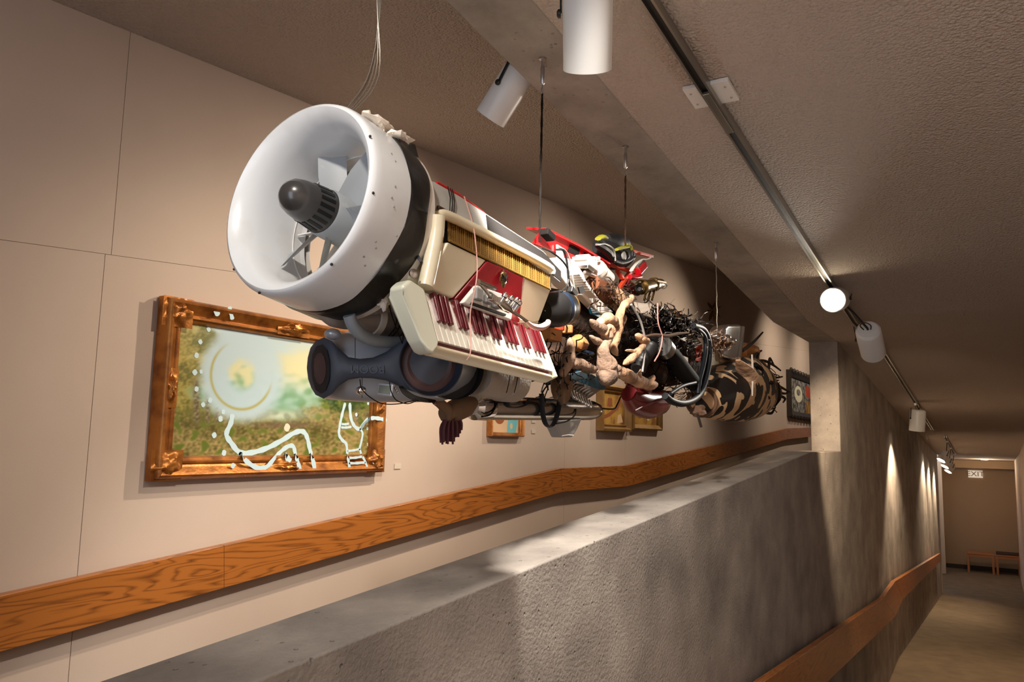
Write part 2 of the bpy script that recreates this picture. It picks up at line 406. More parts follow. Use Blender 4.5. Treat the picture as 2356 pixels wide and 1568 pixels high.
handrail(.925, [(1500, 1748), (2032, 1376), (2060, 1336), (2164, 1272)], [(1560, 1900), (2060, 1418), (2078, 1378), (2164, 1290)],
         'oak handrail board along the grey concrete wall of the lower corridor', 1, [(1900, 1530), (2047, 1390), (2110, 1330)])

# ------------------------------------------------------------------ track lighting
def ceil_z(x): return zi(RC, x)
def track(x0, x1, y, prof, label, drop=.004):
    xs = [x0] + [x for x, _ in prof if x0 < x < x1] + [x1]
    t = T('light_track', label, 'light track', (x0, y, zi(prof, x0)-.03))
    for a_, b_ in zip(xs, xs[1:]):
        za, zb = zi(prof, a_)-drop, zi(prof, b_)-drop
        for s in (-1, 1):
            O('side_flange', MB().loft([[V(x, y+s*.0175, z), V(x, y+s*.0175, z-.03), V(x, y+s*.0105, z-.03), V(x, y+s*.0105, z)] for x, z in ((a_, za), (b_, zb))]), 'aluminium', t)
        O('slot', MB().loft([[V(x, y-.011, z), V(x, y-.011, z-.016), V(x, y+.011, z-.016), V(x, y+.011, z)] for x, z in ((a_, za), (b_, zb))]), 'track_dark', t)
    return t
YT = .708
tr = track(-.6, 13.3, YT, RC, 'aluminium light track on the textured ceiling over the lower corridor')
jx = 2.40
O('joint_cover', MB().bar((2.30, YT, zi(RC, 2.30)-.0335), (2.58, YT, zi(RC, 2.58)-.0335), .022, .012), 'aluminium', tr, bev=.002)
mp_ = T('mounting_plate', 'white mounting plate across the light track joint', 'mounting plate', (2.36, YT, ceil_z(2.36)-.02))
pl_ = O('plate', MB().bar((2.29, YT, ceil_z(2.29)-.008), (2.42, YT, ceil_z(2.42)-.008), .145, .014), 'lamp_white', mp_, bev=.002)
for sx in (2.32, 2.39):
    for sy in (-.055, .055):
        O('screw', MB().lathe([(0, .004), (.003, .003)], (sx, YT+sy, ceil_z(sx)-.015), (0, 0, -1), 8), 'steel', pl_)
YT2 = 1.39
track(.6, 13.0, YT2, LC, 'aluminium light track on the upper ceiling, mostly hidden behind the concrete beam')
track(15.2, 19.4, .62, RC2, 'short light track with three glowing lamps at the end of the corridor')

def spot(parent, pos, aim, power, angle, blend=.5, col=(1, .83, .64), radius=.03):
    ld = bpy.data.lights.new('lamp_light', 'SPOT'); ld.energy = power; ld.spot_size = math.radians(angle); ld.spot_blend = blend
    ld.color = col; ld.shadow_soft_size = radius
    o = bpy.data.objects.new('lamp_light', ld); C.objects.link(o); o.parent = parent
    o.location = V(pos) - _abs[parent]
    o.rotation_euler = (V(aim)-V(pos)).to_track_quat('-Z', 'Y').to_euler()
def can_lamp(label, mount, center, aim, power, angle, length=.2, rad=.057, glow=None, cable=True, yoke=1, blend=.5, col=(1, .83, .64), soft=.03, group=None):
    mount, center, aim = V(mount), V(center), V(aim)
    a = (aim-center).normalized(); _, u, w = basis(a)
    t = T('track_spotlight', label, 'spotlight', (center.x, center.y, center.z - length*.5), group)
    back = center - a*length/2; front = center + a*length/2
    prof = [(0, .006), (0, rad*.8), (.01, rad*.95), (.02, rad), (length, rad), (length, rad-.004), (length*.55, rad-.005), (length*.5, .02), (length*.5, .001)]
    cn = O('can', MB().lathe(prof, back, a, 40, cap=False), 'lamp_white', t)
    O('reflector', MB().lathe([(length*.52, .02), (length*.6, rad*.55), (length*.72, rad*.8), (length*.86, rad-.006), (length*.86, rad-.0075), (length*.7, rad*.8-.003), (length*.52, .017)], back, a, 32, cap=False), 'lamp_inside', cn)
    bpos = back + a*length*.9
    if glow:
        O('bulb', MB().lathe([(0, .002), (.0, rad*.86), (.006, rad*.82), (.012, rad*.5), (.015, .002)], back + a*length*.85, a, 28, cap=False), glow, t)
    else:
        O('bulb', MB().lathe([(0, .002), (.0, rad*.8), (.008, rad*.7), (.012, .002)], back + a*length*.62, a, 24, cap=False), 'lamp_inside', t)
    # stem from the track, yoke arms on the can's sides
    hub = back - a*.012
    for s in ((-1, 1) if yoke == 2 else (1,)):
        p0 = center - a*length*.08 + u*s*(rad+.004)
        O('yoke_arm', MB().bar(p0, p0 - a*(length*.42) + V(0, 0, .02), .012, .004, u), 'black', t, bev=.002)
        O('pivot_knob', MB().lathe([(0, .010), (.006, .010), (.009, .006)], p0, u*s, 14), 'black', t)
    O('stem', MB().tube([hub + a*.012, hub, (hub+mount)/2 + V(0, 0, .01), mount], .0065, 8), 'black', t)
    O('adapter', MB().box(mount + V(0, 0, -.012), (.07, .026, .03)), 'lamp_white', t, bev=.004)
    if cable:
        e = back + a*.004
        O('cable', MB().tube(smooth([e + u*.02, e - a*.05 + u*.035, e - a*.075 + u*.005, e - a*.045 - u*.02, e - u*.015], 5), .0035, 6), 'wire_brown', t)
    spot(t, front + a*.004, aim, power, angle, blend, col, soft)
    return t
def tz(x, prof=RC): return zi(prof, x) - .034
WARM = (1, .74, .48); NEUT = (1, .90, .78)
# near can over the accordion, cut by the top of the frame
c1 = at(1352, 48, .73)
can_lamp('large white spotlight can cut by the top of the picture, above the accordion', (c1.x-.02, YT, tz(c1.x-.02)), c1, c1 + V(.42, .20, -.60), 75, 110, yoke=1, col=NEUT, soft=.035, length=.21, rad=.056)
# two more on the same track, behind the camera's upper edge
can_lamp('white spotlight can on the near track, out of the picture above the camera', (.25, YT, tz(.25)), (.22, YT-.06, tz(.25)-.16), (1.12, 1.05, .45), 24, 62, col=NEUT, soft=.04)
for X, aim, lb in ((-.5, (.5, -.52, -.7), 'unseen white spotlight can behind the viewer, added to bounce fill off the right wall'), (.95, (2.6, -.52, -.9), 'unseen white spotlight can just above the picture, added to bounce fill off the right wall')):  # unseen cans added so their bounce brightens the ceiling
    can_lamp(lb, (X, YT, tz(X)), (X+.02, YT-.05, tz(X)-.14), aim, 75, 110, col=NEUT, soft=.04, blend=1)
# the glowing one that faces the sculpture
c3d = atX(1916, 690, 4.5); c3 = c3d + (c3d - V(1.2, .75, .1)).normalized()*.085
can_lamp('spotlight glaring towards the viewer beside the concrete beam', (c3.x+.02, YT, tz(c3.x+.02)), c3, c3 + (V(1.2, .75, .1)-c3).normalized(), 40, 60, glow='glow', length=.17, rad=.068, col=NEUT, blend=.7)
c4 = atX(2003, 785, 5.0)
can_lamp('white spotlight can hanging after the glaring one, seen from behind', (c4.x-.12, YT, tz(c4.x-.12)), c4, c4 + V(1.0, .0, -.5), 100, 70, length=.25, rad=.07, col=WARM)
c5 = at(2111, 966, .70)
can_lamp('white spotlight can with a bright rim above the handrail corridor', (c5.x-.1, YT, tz(c5.x-.1)), c5, c5 + V(.12, .1, -1), 90, 110, glow='glow_soft', length=.25, rad=.085, col=WARM)
for i, (px, py, w_) in enumerate(((2171, 1049, 'nearest'), (2179, 1064, 'middle'), (2186, 1076, 'farthest'))):
    d = ray(px, py); X = (15.8, 17.2, 18.8)[i]; cc = d*(X/d.x)
    can_lamp('%s of the three glowing lamps near the corridor end' % w_, (X, .62, tz(X, RC2)), cc, cc + V(-.4, .55, -1), 60, 110, glow='glow', length=.18, rad=.075, cable=False, col=WARM, group='glowing lamps near the corridor end')
# left ceiling, above the paintings
c2 = at(1165, 214, 1.36)
can_lamp('white spotlight can hanging beyond the concrete beam, aimed at the large painting', (c2.x+.04, YT2, tz(c2.x, LC)), c2, V(2.3, 2.84, -.5), 26, 112, yoke=2, blend=1, length=.2, rad=.056)
for X, pw, ax, lb in ((3.75, 105, 3.0, 'white spotlight can that lights the large painting from the right, hidden by the beam'), (5.9, 60, 5.2, 'white spotlight can above the small framed collage, hidden by the beam'), (8.4, 60, 7.6, 'white spotlight can above the pair of ochre pictures, hidden by the beam'),
                      (12.2, 60, 12.9, 'white spotlight can before the dark scalloped picture, hidden by the beam'), (14.5, 50, 15.2, 'white spotlight can past the dark scalloped picture, hidden by the wall')):
    m = V(X, YT2, tz(X, LC)); cc = m + V(0, 0, -.16)
    can_lamp(lb, m, cc, (ax, 2.84, zi(LC, X)-1.9), pw*.9, 120, blend=1)
# lobby light
lob = T('ceiling_lamp', 'small round ceiling lamp in the end lobby above the bench', 'lamp', (22.3, .1, zi(RC2, 22.3)-.03))
O('shade', MB().lathe([(0, .08), (.012, .08), (.02, .06)], (22.3, .1, zi(RC2, 22.3)), (0, 0, -1), 24), 'glow_soft', lob)
ld = bpy.data.lights.new('lobby_light', 'POINT'); ld.energy = 11; ld.color = WARM; ld.shadow_soft_size = .08
lo = bpy.data.objects.new('lobby_light', ld); C.objects.link(lo); lo.parent = lob; lo.location = (0, 0, -.12)

# ------------------------------------------------------------------ end of the corridor: sign, bench
def text_mesh(s, size, depth=.002):
    cu = bpy.data.curves.new('text', 'FONT'); cu.body = s; cu.size = size; cu.extrude = depth; cu.align_x = 'CENTER'; cu.align_y = 'CENTER'
    o = bpy.data.objects.new('text', cu); C.objects.link(o); dg = bpy.context.evaluated_depsgraph_get()
    me = bpy.data.meshes.new_from_object(o.evaluated_get(dg)); bpy.data.objects.remove(o); return me
sg0, sg1 = atX(2227, 1081, XE-.03), atX(2261.5, 1099, XE-.03)
sc_ = (sg0+sg1)/2; sw, sh = abs(sg0.y-sg1.y), abs(sg0.z-sg1.z)
sg = T('exit_sign', 'white exit sign with EXIT in dull letters on the end wall', 'sign', (XE-.03, sc_.y, sg1.z))
O('panel', MB().box((XE-.02, sc_.y, sc_.z), (.04, sw, sh)), 'sign_white', sg, bev=.004)
me = text_mesh('EXIT', sh*.95); me.materials.append(M['sign_red'])
tx = bpy.data.objects.new('lettering', me); C.objects.link(tx); tx.parent = sg
tx.matrix_basis = Matrix(((0, 0, -1, -.014), (-1.12, 0, 0, 0), (0, 1, 0, sh/2), (0, 0, 0, 1)))
def bench(px0, px1, label, cushion):
    X = XE - .42
    a_, b_ = atX(px0, 1275, X), atX(px1, 1275, X); zt = -3.15 + .48
    t = T('bench', label, 'bench', (X, (a_.y+b_.y)/2, -3.15), 'wooden benches by the end wall')
    y0, y1 = min(a_.y, b_.y)+.005, max(a_.y, b_.y)-.005
    O('seat', MB().box((X, (y0+y1)/2, zt), (.4, y1-y0, .035)), 'bench_wood', t, bev=.004)
    O('apron', MB().box((X-.18, (y0+y1)/2, zt-.05), (.02, y1-y0-.06, .06)), 'bench_wood', t)
    for sx in (-.17, .17):
        for y in (y0+.03, y1-.03):
            O('leg', MB().box((X+sx, y, -3.15+.235), (.05, .05, .47)), 'bench_wood', t, bev=.003)
    if cushion: O('cushion', MB().box((X, (y0+y1)/2, zt+.04), (.38, y1-y0-.02, .05)), 'cushion', t, bev=.015)
bench(2224, 2288, 'plain wooden bench without cushion at the end wall', False)
bench(2290, 2348, 'wooden bench with dark cushion at the end wall', True)

# ------------------------------------------------------------------ pictures on the left wall
def moulding(t, x0, x1, z0, z1, prof, yback, m, name='frame_rail'):
    """four mitred rails; prof = (inset from the outer edge, stand-off from the back plane)"""
    cs = [((x0, z0), (1, 1)), ((x1, z0), (-1, 1)), ((x1, z1), (-1, -1)), ((x0, z1), (1, -1))]
    for i in range(4):
        rings = []
        for (cx, cz), (sx, sz) in (cs[i], cs[(i+1) % 4]):
            rings.append([V(cx+sx*w_, yback-h_, cz+sz*w_) for w_, h_ in prof])
        O(name, MB().loft(rings), m, t, angle=40)
def relief(t, c, w_, h_, amp, m, name='carved_ornament', n=16, seed=0):
    """a lumpy carved rosette of leaves lying on the frame (facing -Y)"""
    c = V(c); vs = []; fs = []
    for i in range(n+1):
        for j in range(n+1):
            u, v = i/n*2-1, j/n*2-1; r = math.hypot(u, v); th = math.atan2(v, u)
            edge = max(0, 1 - r/(.82+.18*math.cos(5*th+seed)))
            hgt = amp*min(1, edge*2.2)*(.55+.45*abs(math.sin(4*th+3*r+seed)) + .35*mnoise.noise(Vector((u*5+seed, v*5, seed))))
            vs.append(c + V(u*w_/2, -hgt, v*h_/2))
    for i in range(n):
        for j in range(n):
            a_ = i*(n+1)+j; fs.append((a_, a_+n+1, a_+n+2, a_+1))
    O(name, MB().add(vs, fs), m, t, angle=60)
def vnoise(x, y, s=0): return mnoise.noise(Vector((x, y, s)))
lerp = lambda a, b_, t: tuple(p+(q-p)*t for p, q in zip(a, b_))
sst = lambda a, b_, x: (lambda t: t*t*(3-2*t))(min(1, max(0, (x-a)/(b_-a))))

FY = 2.765                                             # front of the big frame
A0, A1 = at(390, 676, FY), at(889, 1079, FY)
fx0, fx1 = at(374, 900, FY).x, A1.x; fz1 = at(392, 678, FY).z; fz0 = at(361, 1107, FY).z
pa = T('framed_painting', 'large gilt framed forest landscape overpainted with pale blue lines', 'painting', ((fx0+fx1)/2, 2.80, fz0))
moulding(pa, fx0, fx1, fz0, fz1, [(0, 0), (0, .03), (.006, .048), (.012, .062), (.022, .068), (.034, .060), (.05, .044), (.062, .040), (.068, .046), (.076, .046), (.08, .034), (.088, .032), (.094, .022), (.094, 0)], YL-.005, 'gilt')
ins = .09
px0, px1, pz0, pz1 = fx0+ins, fx1-ins, fz0+ins, fz1-ins
CY = YL - .02
def paint_col(x, y):                                   # the landscape, looked up in the photograph's frame
    n1, n2, n3 = vnoise(x*.013, y*.016, 1), vnoise(x*.05, y*.06, 2), vnoise(x*.14, y*.17, 3)
    f = n1*.5 + n2*.5 + n3*.5
    sky = lerp((214, 214, 170), (190, 214, 222), sst(.1, -.2, n1))
    tree_l = lerp((98, 96, 36), (176, 160, 84), sst(-.5, .5, f)); tree_r = lerp((48, 66, 30), (124, 140, 60), sst(-.5, .5, f))
    ground = lerp((84, 80, 34), (168, 148, 96), sst(-.55, .5, f)); ground = lerp(ground, (96, 110, 40), sst(0, .5, n2))
    col = sky
    far = lerp((150, 190, 170), (110, 160, 120), sst(-.3, .4, n2))
    col = lerp(col, far, sst(850, 905, y + 40*n2)*.9)
    col = lerp(col, tree_l, sst(500, 445, x + 60*n1 + 25*n2)*.95)
    col = lerp(col, tree_r, sst(715, 760, x + 30*n2)*sst(870, 900, y+30*n2))
    col = lerp(col, ground, sst(925, 965, y + 30*n1 + 14*n2))
    water = lerp((150, 160, 134), (196, 210, 190), sst(-.3, .4, n2))
    col = lerp(col, water, math.exp(-((x-640)/75)**2 - ((y-955)/14)**2))
    col = lerp(col, (120, 96, 78), math.exp(-((x-660)/70)**2 - ((y-978)/7)**2)*.8)
    for tx_, w_, yt in ((452, 9, 850), (478, 6, 890), (500, 5, 905), (822, 7, 920), (846, 6, 920)):
        col = lerp(col, lerp((150, 138, 112), (86, 74, 54), sst(-.3, .3, n3)), .85*math.exp(-((x-tx_)/w_)**2)*sst(yt, yt+40, y)*sst(985, 960, y))
    # sprayed pale blue wheel over the trees
    r = math.hypot((x-556)/82, (y-862)/92)
    blue = (186, 210, 220)
    col = lerp(col, blue, .95*sst(1.35, .98, r)*sst(.22, .5, r + .12*n2))
    col = lerp(col, blue, .8*math.exp(-((x-640)/120)**2 - ((y-775)/38)**2))
    col = lerp(col, (170, 160, 84), .85*math.exp(-((r-.86)/.035)**2)*sst(.6, -.2, math.cos(math.atan2(y-862, x-556)-5.4)))
    col = lerp(col, (226, 222, 176), .7*math.exp(-((x-690)/34)**2 - ((y-840)/50)**2))
    return col
nx, nz_ = 250, 140
vs = []; cols = []
for i in range(nx+1):
    for j in range(nz_+1):
        p = V(px0 + (px1-px0)*i/nx, CY, pz0 + (pz1-pz0)*j/nz_); vs.append(p)
        cols.append(lin(paint_col(*proj(p))))
fs = [(i*(nz_+1)+j, (i+1)*(nz_+1)+j, (i+1)*(nz_+1)+j+1, i*(nz_+1)+j+1) for i in range(nx) for j in range(nz_)]
cv = O('canvas', MB().add(vs, fs), 'canvas', pa, fix=False)
ca = cv.data.color_attributes.new('col', 'FLOAT_COLOR', 'POINT'); ca.data.foreach_set('color', np.array(cols, dtype=np.float32).ravel())
for i, (x, z, w_, h_) in enumerate(((fx0+.06, fz1-.06, .14, .12), (fx0+.06, fz0+.06, .14, .12), (fx1-.06, fz0+.06, .14, .12), (fx1-.06, fz1-.06, .14, .12), ((fx0+fx1)/2, fz1-.045, .2, .075), ((fx0+fx1)/2, fz0+.045, .2, .075), (fx0+.045, (fz0+fz1)/2, .075, .16), (fx1-.045, (fz0+fz1)/2, .075, .16))):
    relief(pa, (x, YL-.052, z), w_, h_, .028, 'gilt', seed=i*1.7)
Z7 = lambda p: (340+p[0]/3.136, 660+p[1]/3.136)
def stroke(pts, w_, m='sky_paint', name='paint_stroke'):
    pts = smooth([Vector((*Z7(p), 0)) for p in pts], 6); q = []
    for p in pts:
        on = at(p.x, p.y, CY); inside = px0 < on.x < px1 and pz0 < on.z < pz1
        q.append(at(p.x, p.y, CY-.0015 if inside else YL-.0665))
    L_, R_ = [], []
    for i, p in enumerate(q):
        t_ = q[min(i+1, len(q)-1)] - q[max(i-1, 0)]; t_.y = 0; t_.normalize(); n_ = V(-t_.z, 0, t_.x)
        hw = w_*(1 + .12*math.sin(i*1.3))/2*(1 if 0 < i < len(q)-1 else .6)
        L_.append(p+n_*hw); R_.append(p-n_*hw)
    rings = [[a_, b_, b_+V(0, .001, 0), a_+V(0, .001, 0)] for a_, b_ in zip(L_, R_)]
    O(name, MB().loft(rings), m, pa)
def dot(c, r, m='sky_paint'):
    x, y = Z7(c); on = at(x, y, CY); inside = px0 < on.x < px1 and pz0 < on.z < pz1
    p = at(x, y, CY-.0015 if inside else YL-.066)
    O('paint_dot', MB().poly([p + V(math.cos(k*.524)*r*(1+.15*math.sin(k*2+x)), 0, math.sin(k*.524)*r*1.1) for k in range(12)], (0, .001, 0)), m, pa)
stroke([(612, 915), (600, 980), (568, 1060), (600, 1120), (660, 1190), (740, 1195), (850, 1165), (960, 1110), (1060, 1050), (1120, 1042), (1150, 1085), (1170, 1170), (1192, 1250), (1210, 1335)], .024)
stroke([(660, 1195), (720, 1262), (790, 1302), (860, 1295), (920, 1228), (990, 1162), (1045, 1145), (1065, 1200), (1085, 1270), (1105, 1330)], .021)
stroke([(1425, 835), (1402, 920), (1386, 1000), (1380, 1060), (1400, 1100), (1432, 1132), (1440, 1200), (1450, 1262), (1458, 1318)], .017)
stroke([(1458, 835), (1465, 940), (1490, 1000), (1530, 1022), (1575, 965), (1620, 945), (1670, 948), (1725, 960)], .02)
stroke([(1530, 1020), (1550, 1055), (1540, 1120), (1530, 1170), (1552, 1225), (1570, 1260), (1585, 1305)], .014)
for a_, b_ in (((1400, 988), (1452, 984)), ((1395, 1012), (1470, 1008)), ((1440, 1182), (1535, 1166)), ((1452, 1270), (1572, 1264)), ((1450, 1232), (1550, 1222))): stroke([a_, ((a_[0]+b_[0])/2, (a_[1]+b_[1])/2+3), b_], .012)
stroke([(590, 140), (600, 185), (612, 235)], .02)
stroke([(985, 1205), (1010, 1235), (1030, 1260)], .028)
for x, y, r in ((440, 305, 12), (380, 395, 12), (352, 492, 13), (340, 615, 14), (385, 610, 10), (352, 735, 12), (400, 848, 12), (450, 815, 13), (525, 950, 14), (480, 1068, 14), (550, 1195, 14), (615, 1288, 13), (704, 1345, 8), (975, 1318, 12), (500, 183, 18), (1505, 920, 11), (1590, 838, 10), (1585, 1020, 9), (1590, 1135, 10), (1630, 1265, 9), (545, 900, 12)):
    dot((x, y), r*.00085)
dot((1005, 1013), .018, 'cream_paint')

def small_picture(label, q, Y, frame, rails, front, draw, prof=None):
    """q = left, top, right, bottom in pixels on the plane Y"""
    a_, b_ = at(q[0], q[3], Y), at(q[2], q[3], Y); top = at(q[0], q[1], Y)
    x0, x1, z0, z1 = a_.x, b_.x, a_.z, top.z
    t = T('framed_picture', label, 'picture', ((x0+x1)/2, Y, z0))
    w_ = rails; h_ = YL-.004-Y
    moulding(t, x0, x1, z0, z1, prof or [(0, 0), (0, h_*.8), (w_*.25, h_), (w_*.5, h_*.75), (w_*.8, h_*.6), (w_, h_*.4), (w_, 0)], YL-.004, frame)
    O('print', MB().box(((x0+x1)/2, YL-.008, (z0+z1)/2), (x1-x0-w_, .006, z1-z0-w_)), front, t)
    draw(t, x0+w_, x1-w_, z0+w_, z1-w_, YL-.0125)
    return t
def patch(t, m, pts, y, name='print_shape'):
    O(name, MB().poly([V(x, y, z) for x, z in pts], (0, .001, 0)), m, t)
def ell(cx, cz, rx, rz, n=20): return [(cx+rx*math.cos(2*math.pi*k/n), cz+rz*math.sin(2*math.pi*k/n)) for k in range(n)]
def draw_a(t, x0, x1, z0, z1, y):
    w_, h_ = x1-x0, z1-z0
    patch(t, 'print_brown', [(x0+.12*w_, z0+.45*h_), (x0+.5*w_, z0+.45*h_), (x0+.5*w_, z0+h_), (x0+.12*w_, z0+h_)], y)
    patch(t, 'print_brown', ell(x0+.32*w_, z0+.45*h_, .17*w_, .2*h_), y+.0002)
    patch(t, 'cyan_paint', ell(x0+.25*w_, z0+.78*h_, .13*w_, .13*h_), y-.0003)
    patch(t, 'print_grey', ell(x0+.25*w_, z0+.80*h_, .07*w_, .08*h_), y-.0006)
    patch(t, 'print_grey', [(x0+.52*w_, z0+.45*h_), (x0+.82*w_, z0+.45*h_), (x0+.82*w_, z0+h_), (x0+.52*w_, z0+h_)], y)
    patch(t, 'cyan_paint', [(x0+.58*w_, z0), (x0+.9*w_, z0), (x0+.98*w_, z0+.5*h_), (x0+.96*w_, z0+h_), (x0+.8*w_, z0+h_), (x0+.86*w_, z0+.55*h_), (x0+.62*w_, z0+.4*h_)], y-.0003)
    patch(t, 'print_cream', ell(x0+.73*w_, z0+.2*h_, .05*w_, .09*h_), y-.0006)
def draw_b(t, x0, x1, z0, z1, y):
    w_, h_ = x1-x0, z1-z0
    for p in ([(.05, .12), (.4, .25), (.75, .5), (.9, .8), (.8, .82), (.62, .55), (.35, .35), (.05, .22)], [(.3, .55), (.5, .55), (.48, .8), (.32, .8)]):
        patch(t, 'print_brown', [(x0+a_*w_, z0+b_*h_) for a_, b_ in p], y)
    patch(t, 'print_cream', [(x0+a_*w_, z0+b_*h_) for a_, b_ in ((.7, .05), (.95, .1), (.85, .35), (.72, .3))], y)
def draw_c(t, x0, x1, z0, z1, y):
    w_, h_ = x1-x0, z1-z0
    for p in ([(.4, .75), (.55, .4), (.6, .15), (.68, .15), (.66, .42), (.8, .8), (.72, .8), (.6, .52), (.46, .78)], [(.02, .05), (.08, .05), (.1, .8), (.05, .8)]):
        patch(t, 'cream_paint', [(x0+a_*w_, z0+b_*h_) for a_, b_ in p], y)
    patch(t, 'print_brown', ell(x0+.3*w_, z0+.4*h_, .12*w_, .2*h_), y)
def draw_d(t, x0, x1, z0, z1, y):
    w_, h_ = x1-x0, z1-z0
    patch(t, 'print_red', [(x0+.72*w_, z0+.55*h_), (x0+.95*w_, z0+.5*h_), (x0+.95*w_, z0+.85*h_), (x0+.75*w_, z0+.9*h_)], y)
    patch(t, 'cream_paint', ell(x0+.4*w_, z0+.55*h_, .16*w_, .25*h_), y)
    patch(t, 'print_grey', ell(x0+.4*w_, z0+.6*h_, .08*w_, .1*h_), y-.0004)
    patch(t, 'print_ochre', [(x0+.7*w_, z0+.02*h_), (x0+.95*w_, z0+.02*h_), (x0+.9*w_, z0+.4*h_), (x0+.74*w_, z0+.42*h_)], y)
small_picture('small brown framed collage with turquoise figure under the chrome tube', (1133, 905, 1208, 1003), 2.79, 'gilt', .028, 'print_cream', draw_a)
small_picture('gilt framed ochre picture, left one of the pair under the sculpture', (1388, 880, 1455, 990), 2.77, 'gilt_pale', .055, 'print_ochre', draw_b, [(0, 0), (0, .06), (.02, .066), (.03, .05), (.04, .02), (.045, .02), (.055, .035), (.062, .02), (.062, 0)])
small_picture('pale wooden framed ochre picture with white branching lines, right one of the pair', (1460, 890, 1526, 987), 2.78, 'gilt_pale', .05, 'print_ochre', draw_c)
dp = small_picture('dark picture with scalloped frame beside the concrete column', (1822, 850, 1880, 957), 2.76, 'dark_frame', .10, 'print_grey', draw_d)
for k in range(9):
    d0, d1 = at(1822, 957, 2.76), V(at(1880, 957, 2.76).x, 0, at(1822, 850, 2.76).z)
    for z in (d0.z, d1.z):
        O('scallop', MB().ball((d0.x + (d1.x-d0.x)*(k+.5)/9, 2.78, z), (.075, .03, .045), 8, 6), 'dark_frame', dp)
for i, (x, y, lb) in enumerate(((915, 1072, 'small wall label right of the large forest painting'), (1228, 968, 'upper small wall label beside the collage'), (1228, 992, 'lower small wall label beside the collage'))):
    p = at(x, y, YL-.004)
    O('wall_label', MB().box(p, (.055, .004, .028)), 'white_trim', label=lb, cat='label')
# gilt leaf ornament on the wall behind the third cable
orn = T('wall_ornament', 'brass leaf ornament hung high on the wall behind the thin cable', 'ornament', at(1642, 735, 2.8))
for (x0, y0), (x1, y1), w_ in (((1640, 712), (1628, 694), 8), ((1640, 710), (1648, 692), 8), ((1642, 712), (1660, 704), 7), ((1640, 714), (1632, 738), 8), ((1642, 714), (1658, 730), 8), ((1636, 712), (1626, 716), 6), ((1642, 715), (1646, 742), 6)):
    p, q = at(x0, y0, 2.79), at(x1, y1, 2.80); w_ *= mpp(p)*.55
    O('leaf', MB().tube([p, p.lerp(q, .35), p.lerp(q, .7), q], [w_*.3, w_, w_*.8, w_*.1], 6, flat=.4), 'brass_leaf', orn)

# ------------------------------------------------------------------ hanging sculpture: ducted fan
YS = 1.11
FO = V(1.0205, YS, .4463); FA = V(math.cos(.142), -.015, -math.sin(.142)).normalized()
fa, fu, fw = basis(FA)                                   # axis, side, up
def fp(x, r, ang):                                       # axial, radius, angle from up (clockwise as seen from the front)
    a_ = math.radians(ang)
    return FO + fa*x + (fw*math.cos(a_) - fu*math.sin(a_))*r
fan = T('ducted_fan', 'white ducted fan with grey blades at the front of the hanging sculpture', 'fan', fp(.08, .2, 180))
du = O('duct', MB().lathe([(.17, .152), (.10, .153), (.055, .155), (.028, .161), (.012, .170), (.002, .180), (-.003, .187), (0, .193), (.008, .1965), (.02, .198), (.06, .199), (.118, .199), (.118, .160), (.17, .150)], FO, fa, 96, cap=False), 'fan_white', fan, angle=60)
O('tape_band', MB().loft([[FO + fa*x + (fw*math.cos(a_) - fu*math.sin(a_))*(r + .0015*math.sin(a_*9+x*60)) for x, r in ((.098+.005*math.sin(a_*5), .2005), (.106, .2025), (.148, .2025), (.158+.003*math.sin(a_*7), .2005), (.158, .196), (.098, .196))] for a_ in [2*math.pi*k/96 for k in range(96)]], closed=True), 'tape_black', fan)
O('rear_ring', MB().lathe([(.138, .150), (.138, .1975), (.150, .1985), (.180, .196), (.186, .19), (.186, .150)], FO, fa, 96, cap=False), 'plastic_white', fan)
# black flap of tape at the top right
tp = [fp(.10, .201, 52), fp(.155, .203, 50), fp(.16, .214, 40), fp(.105, .206, 44)]
O('tape_flap', MB().poly(tp, fw*-.002), 'tape_black', fan)
O('crumpled_wrap', MB().ball(fp(.085, .205, 30), (.035, .022, .012), 14, 8, (fa, fu, fw), .8, 30), 'foil', fan)
O('crumpled_wrap', MB().ball(fp(.12, .204, 40), (.03, .024, .010), 14, 8, (fa, fu, fw), .8, 40), 'foil', fan)
O('crumpled_wrap', MB().ball(fp(.06, .206, 26), (.010, .010, .012), 10, 6, (fa, fu, fw), .5, 40), 'foil', fan)
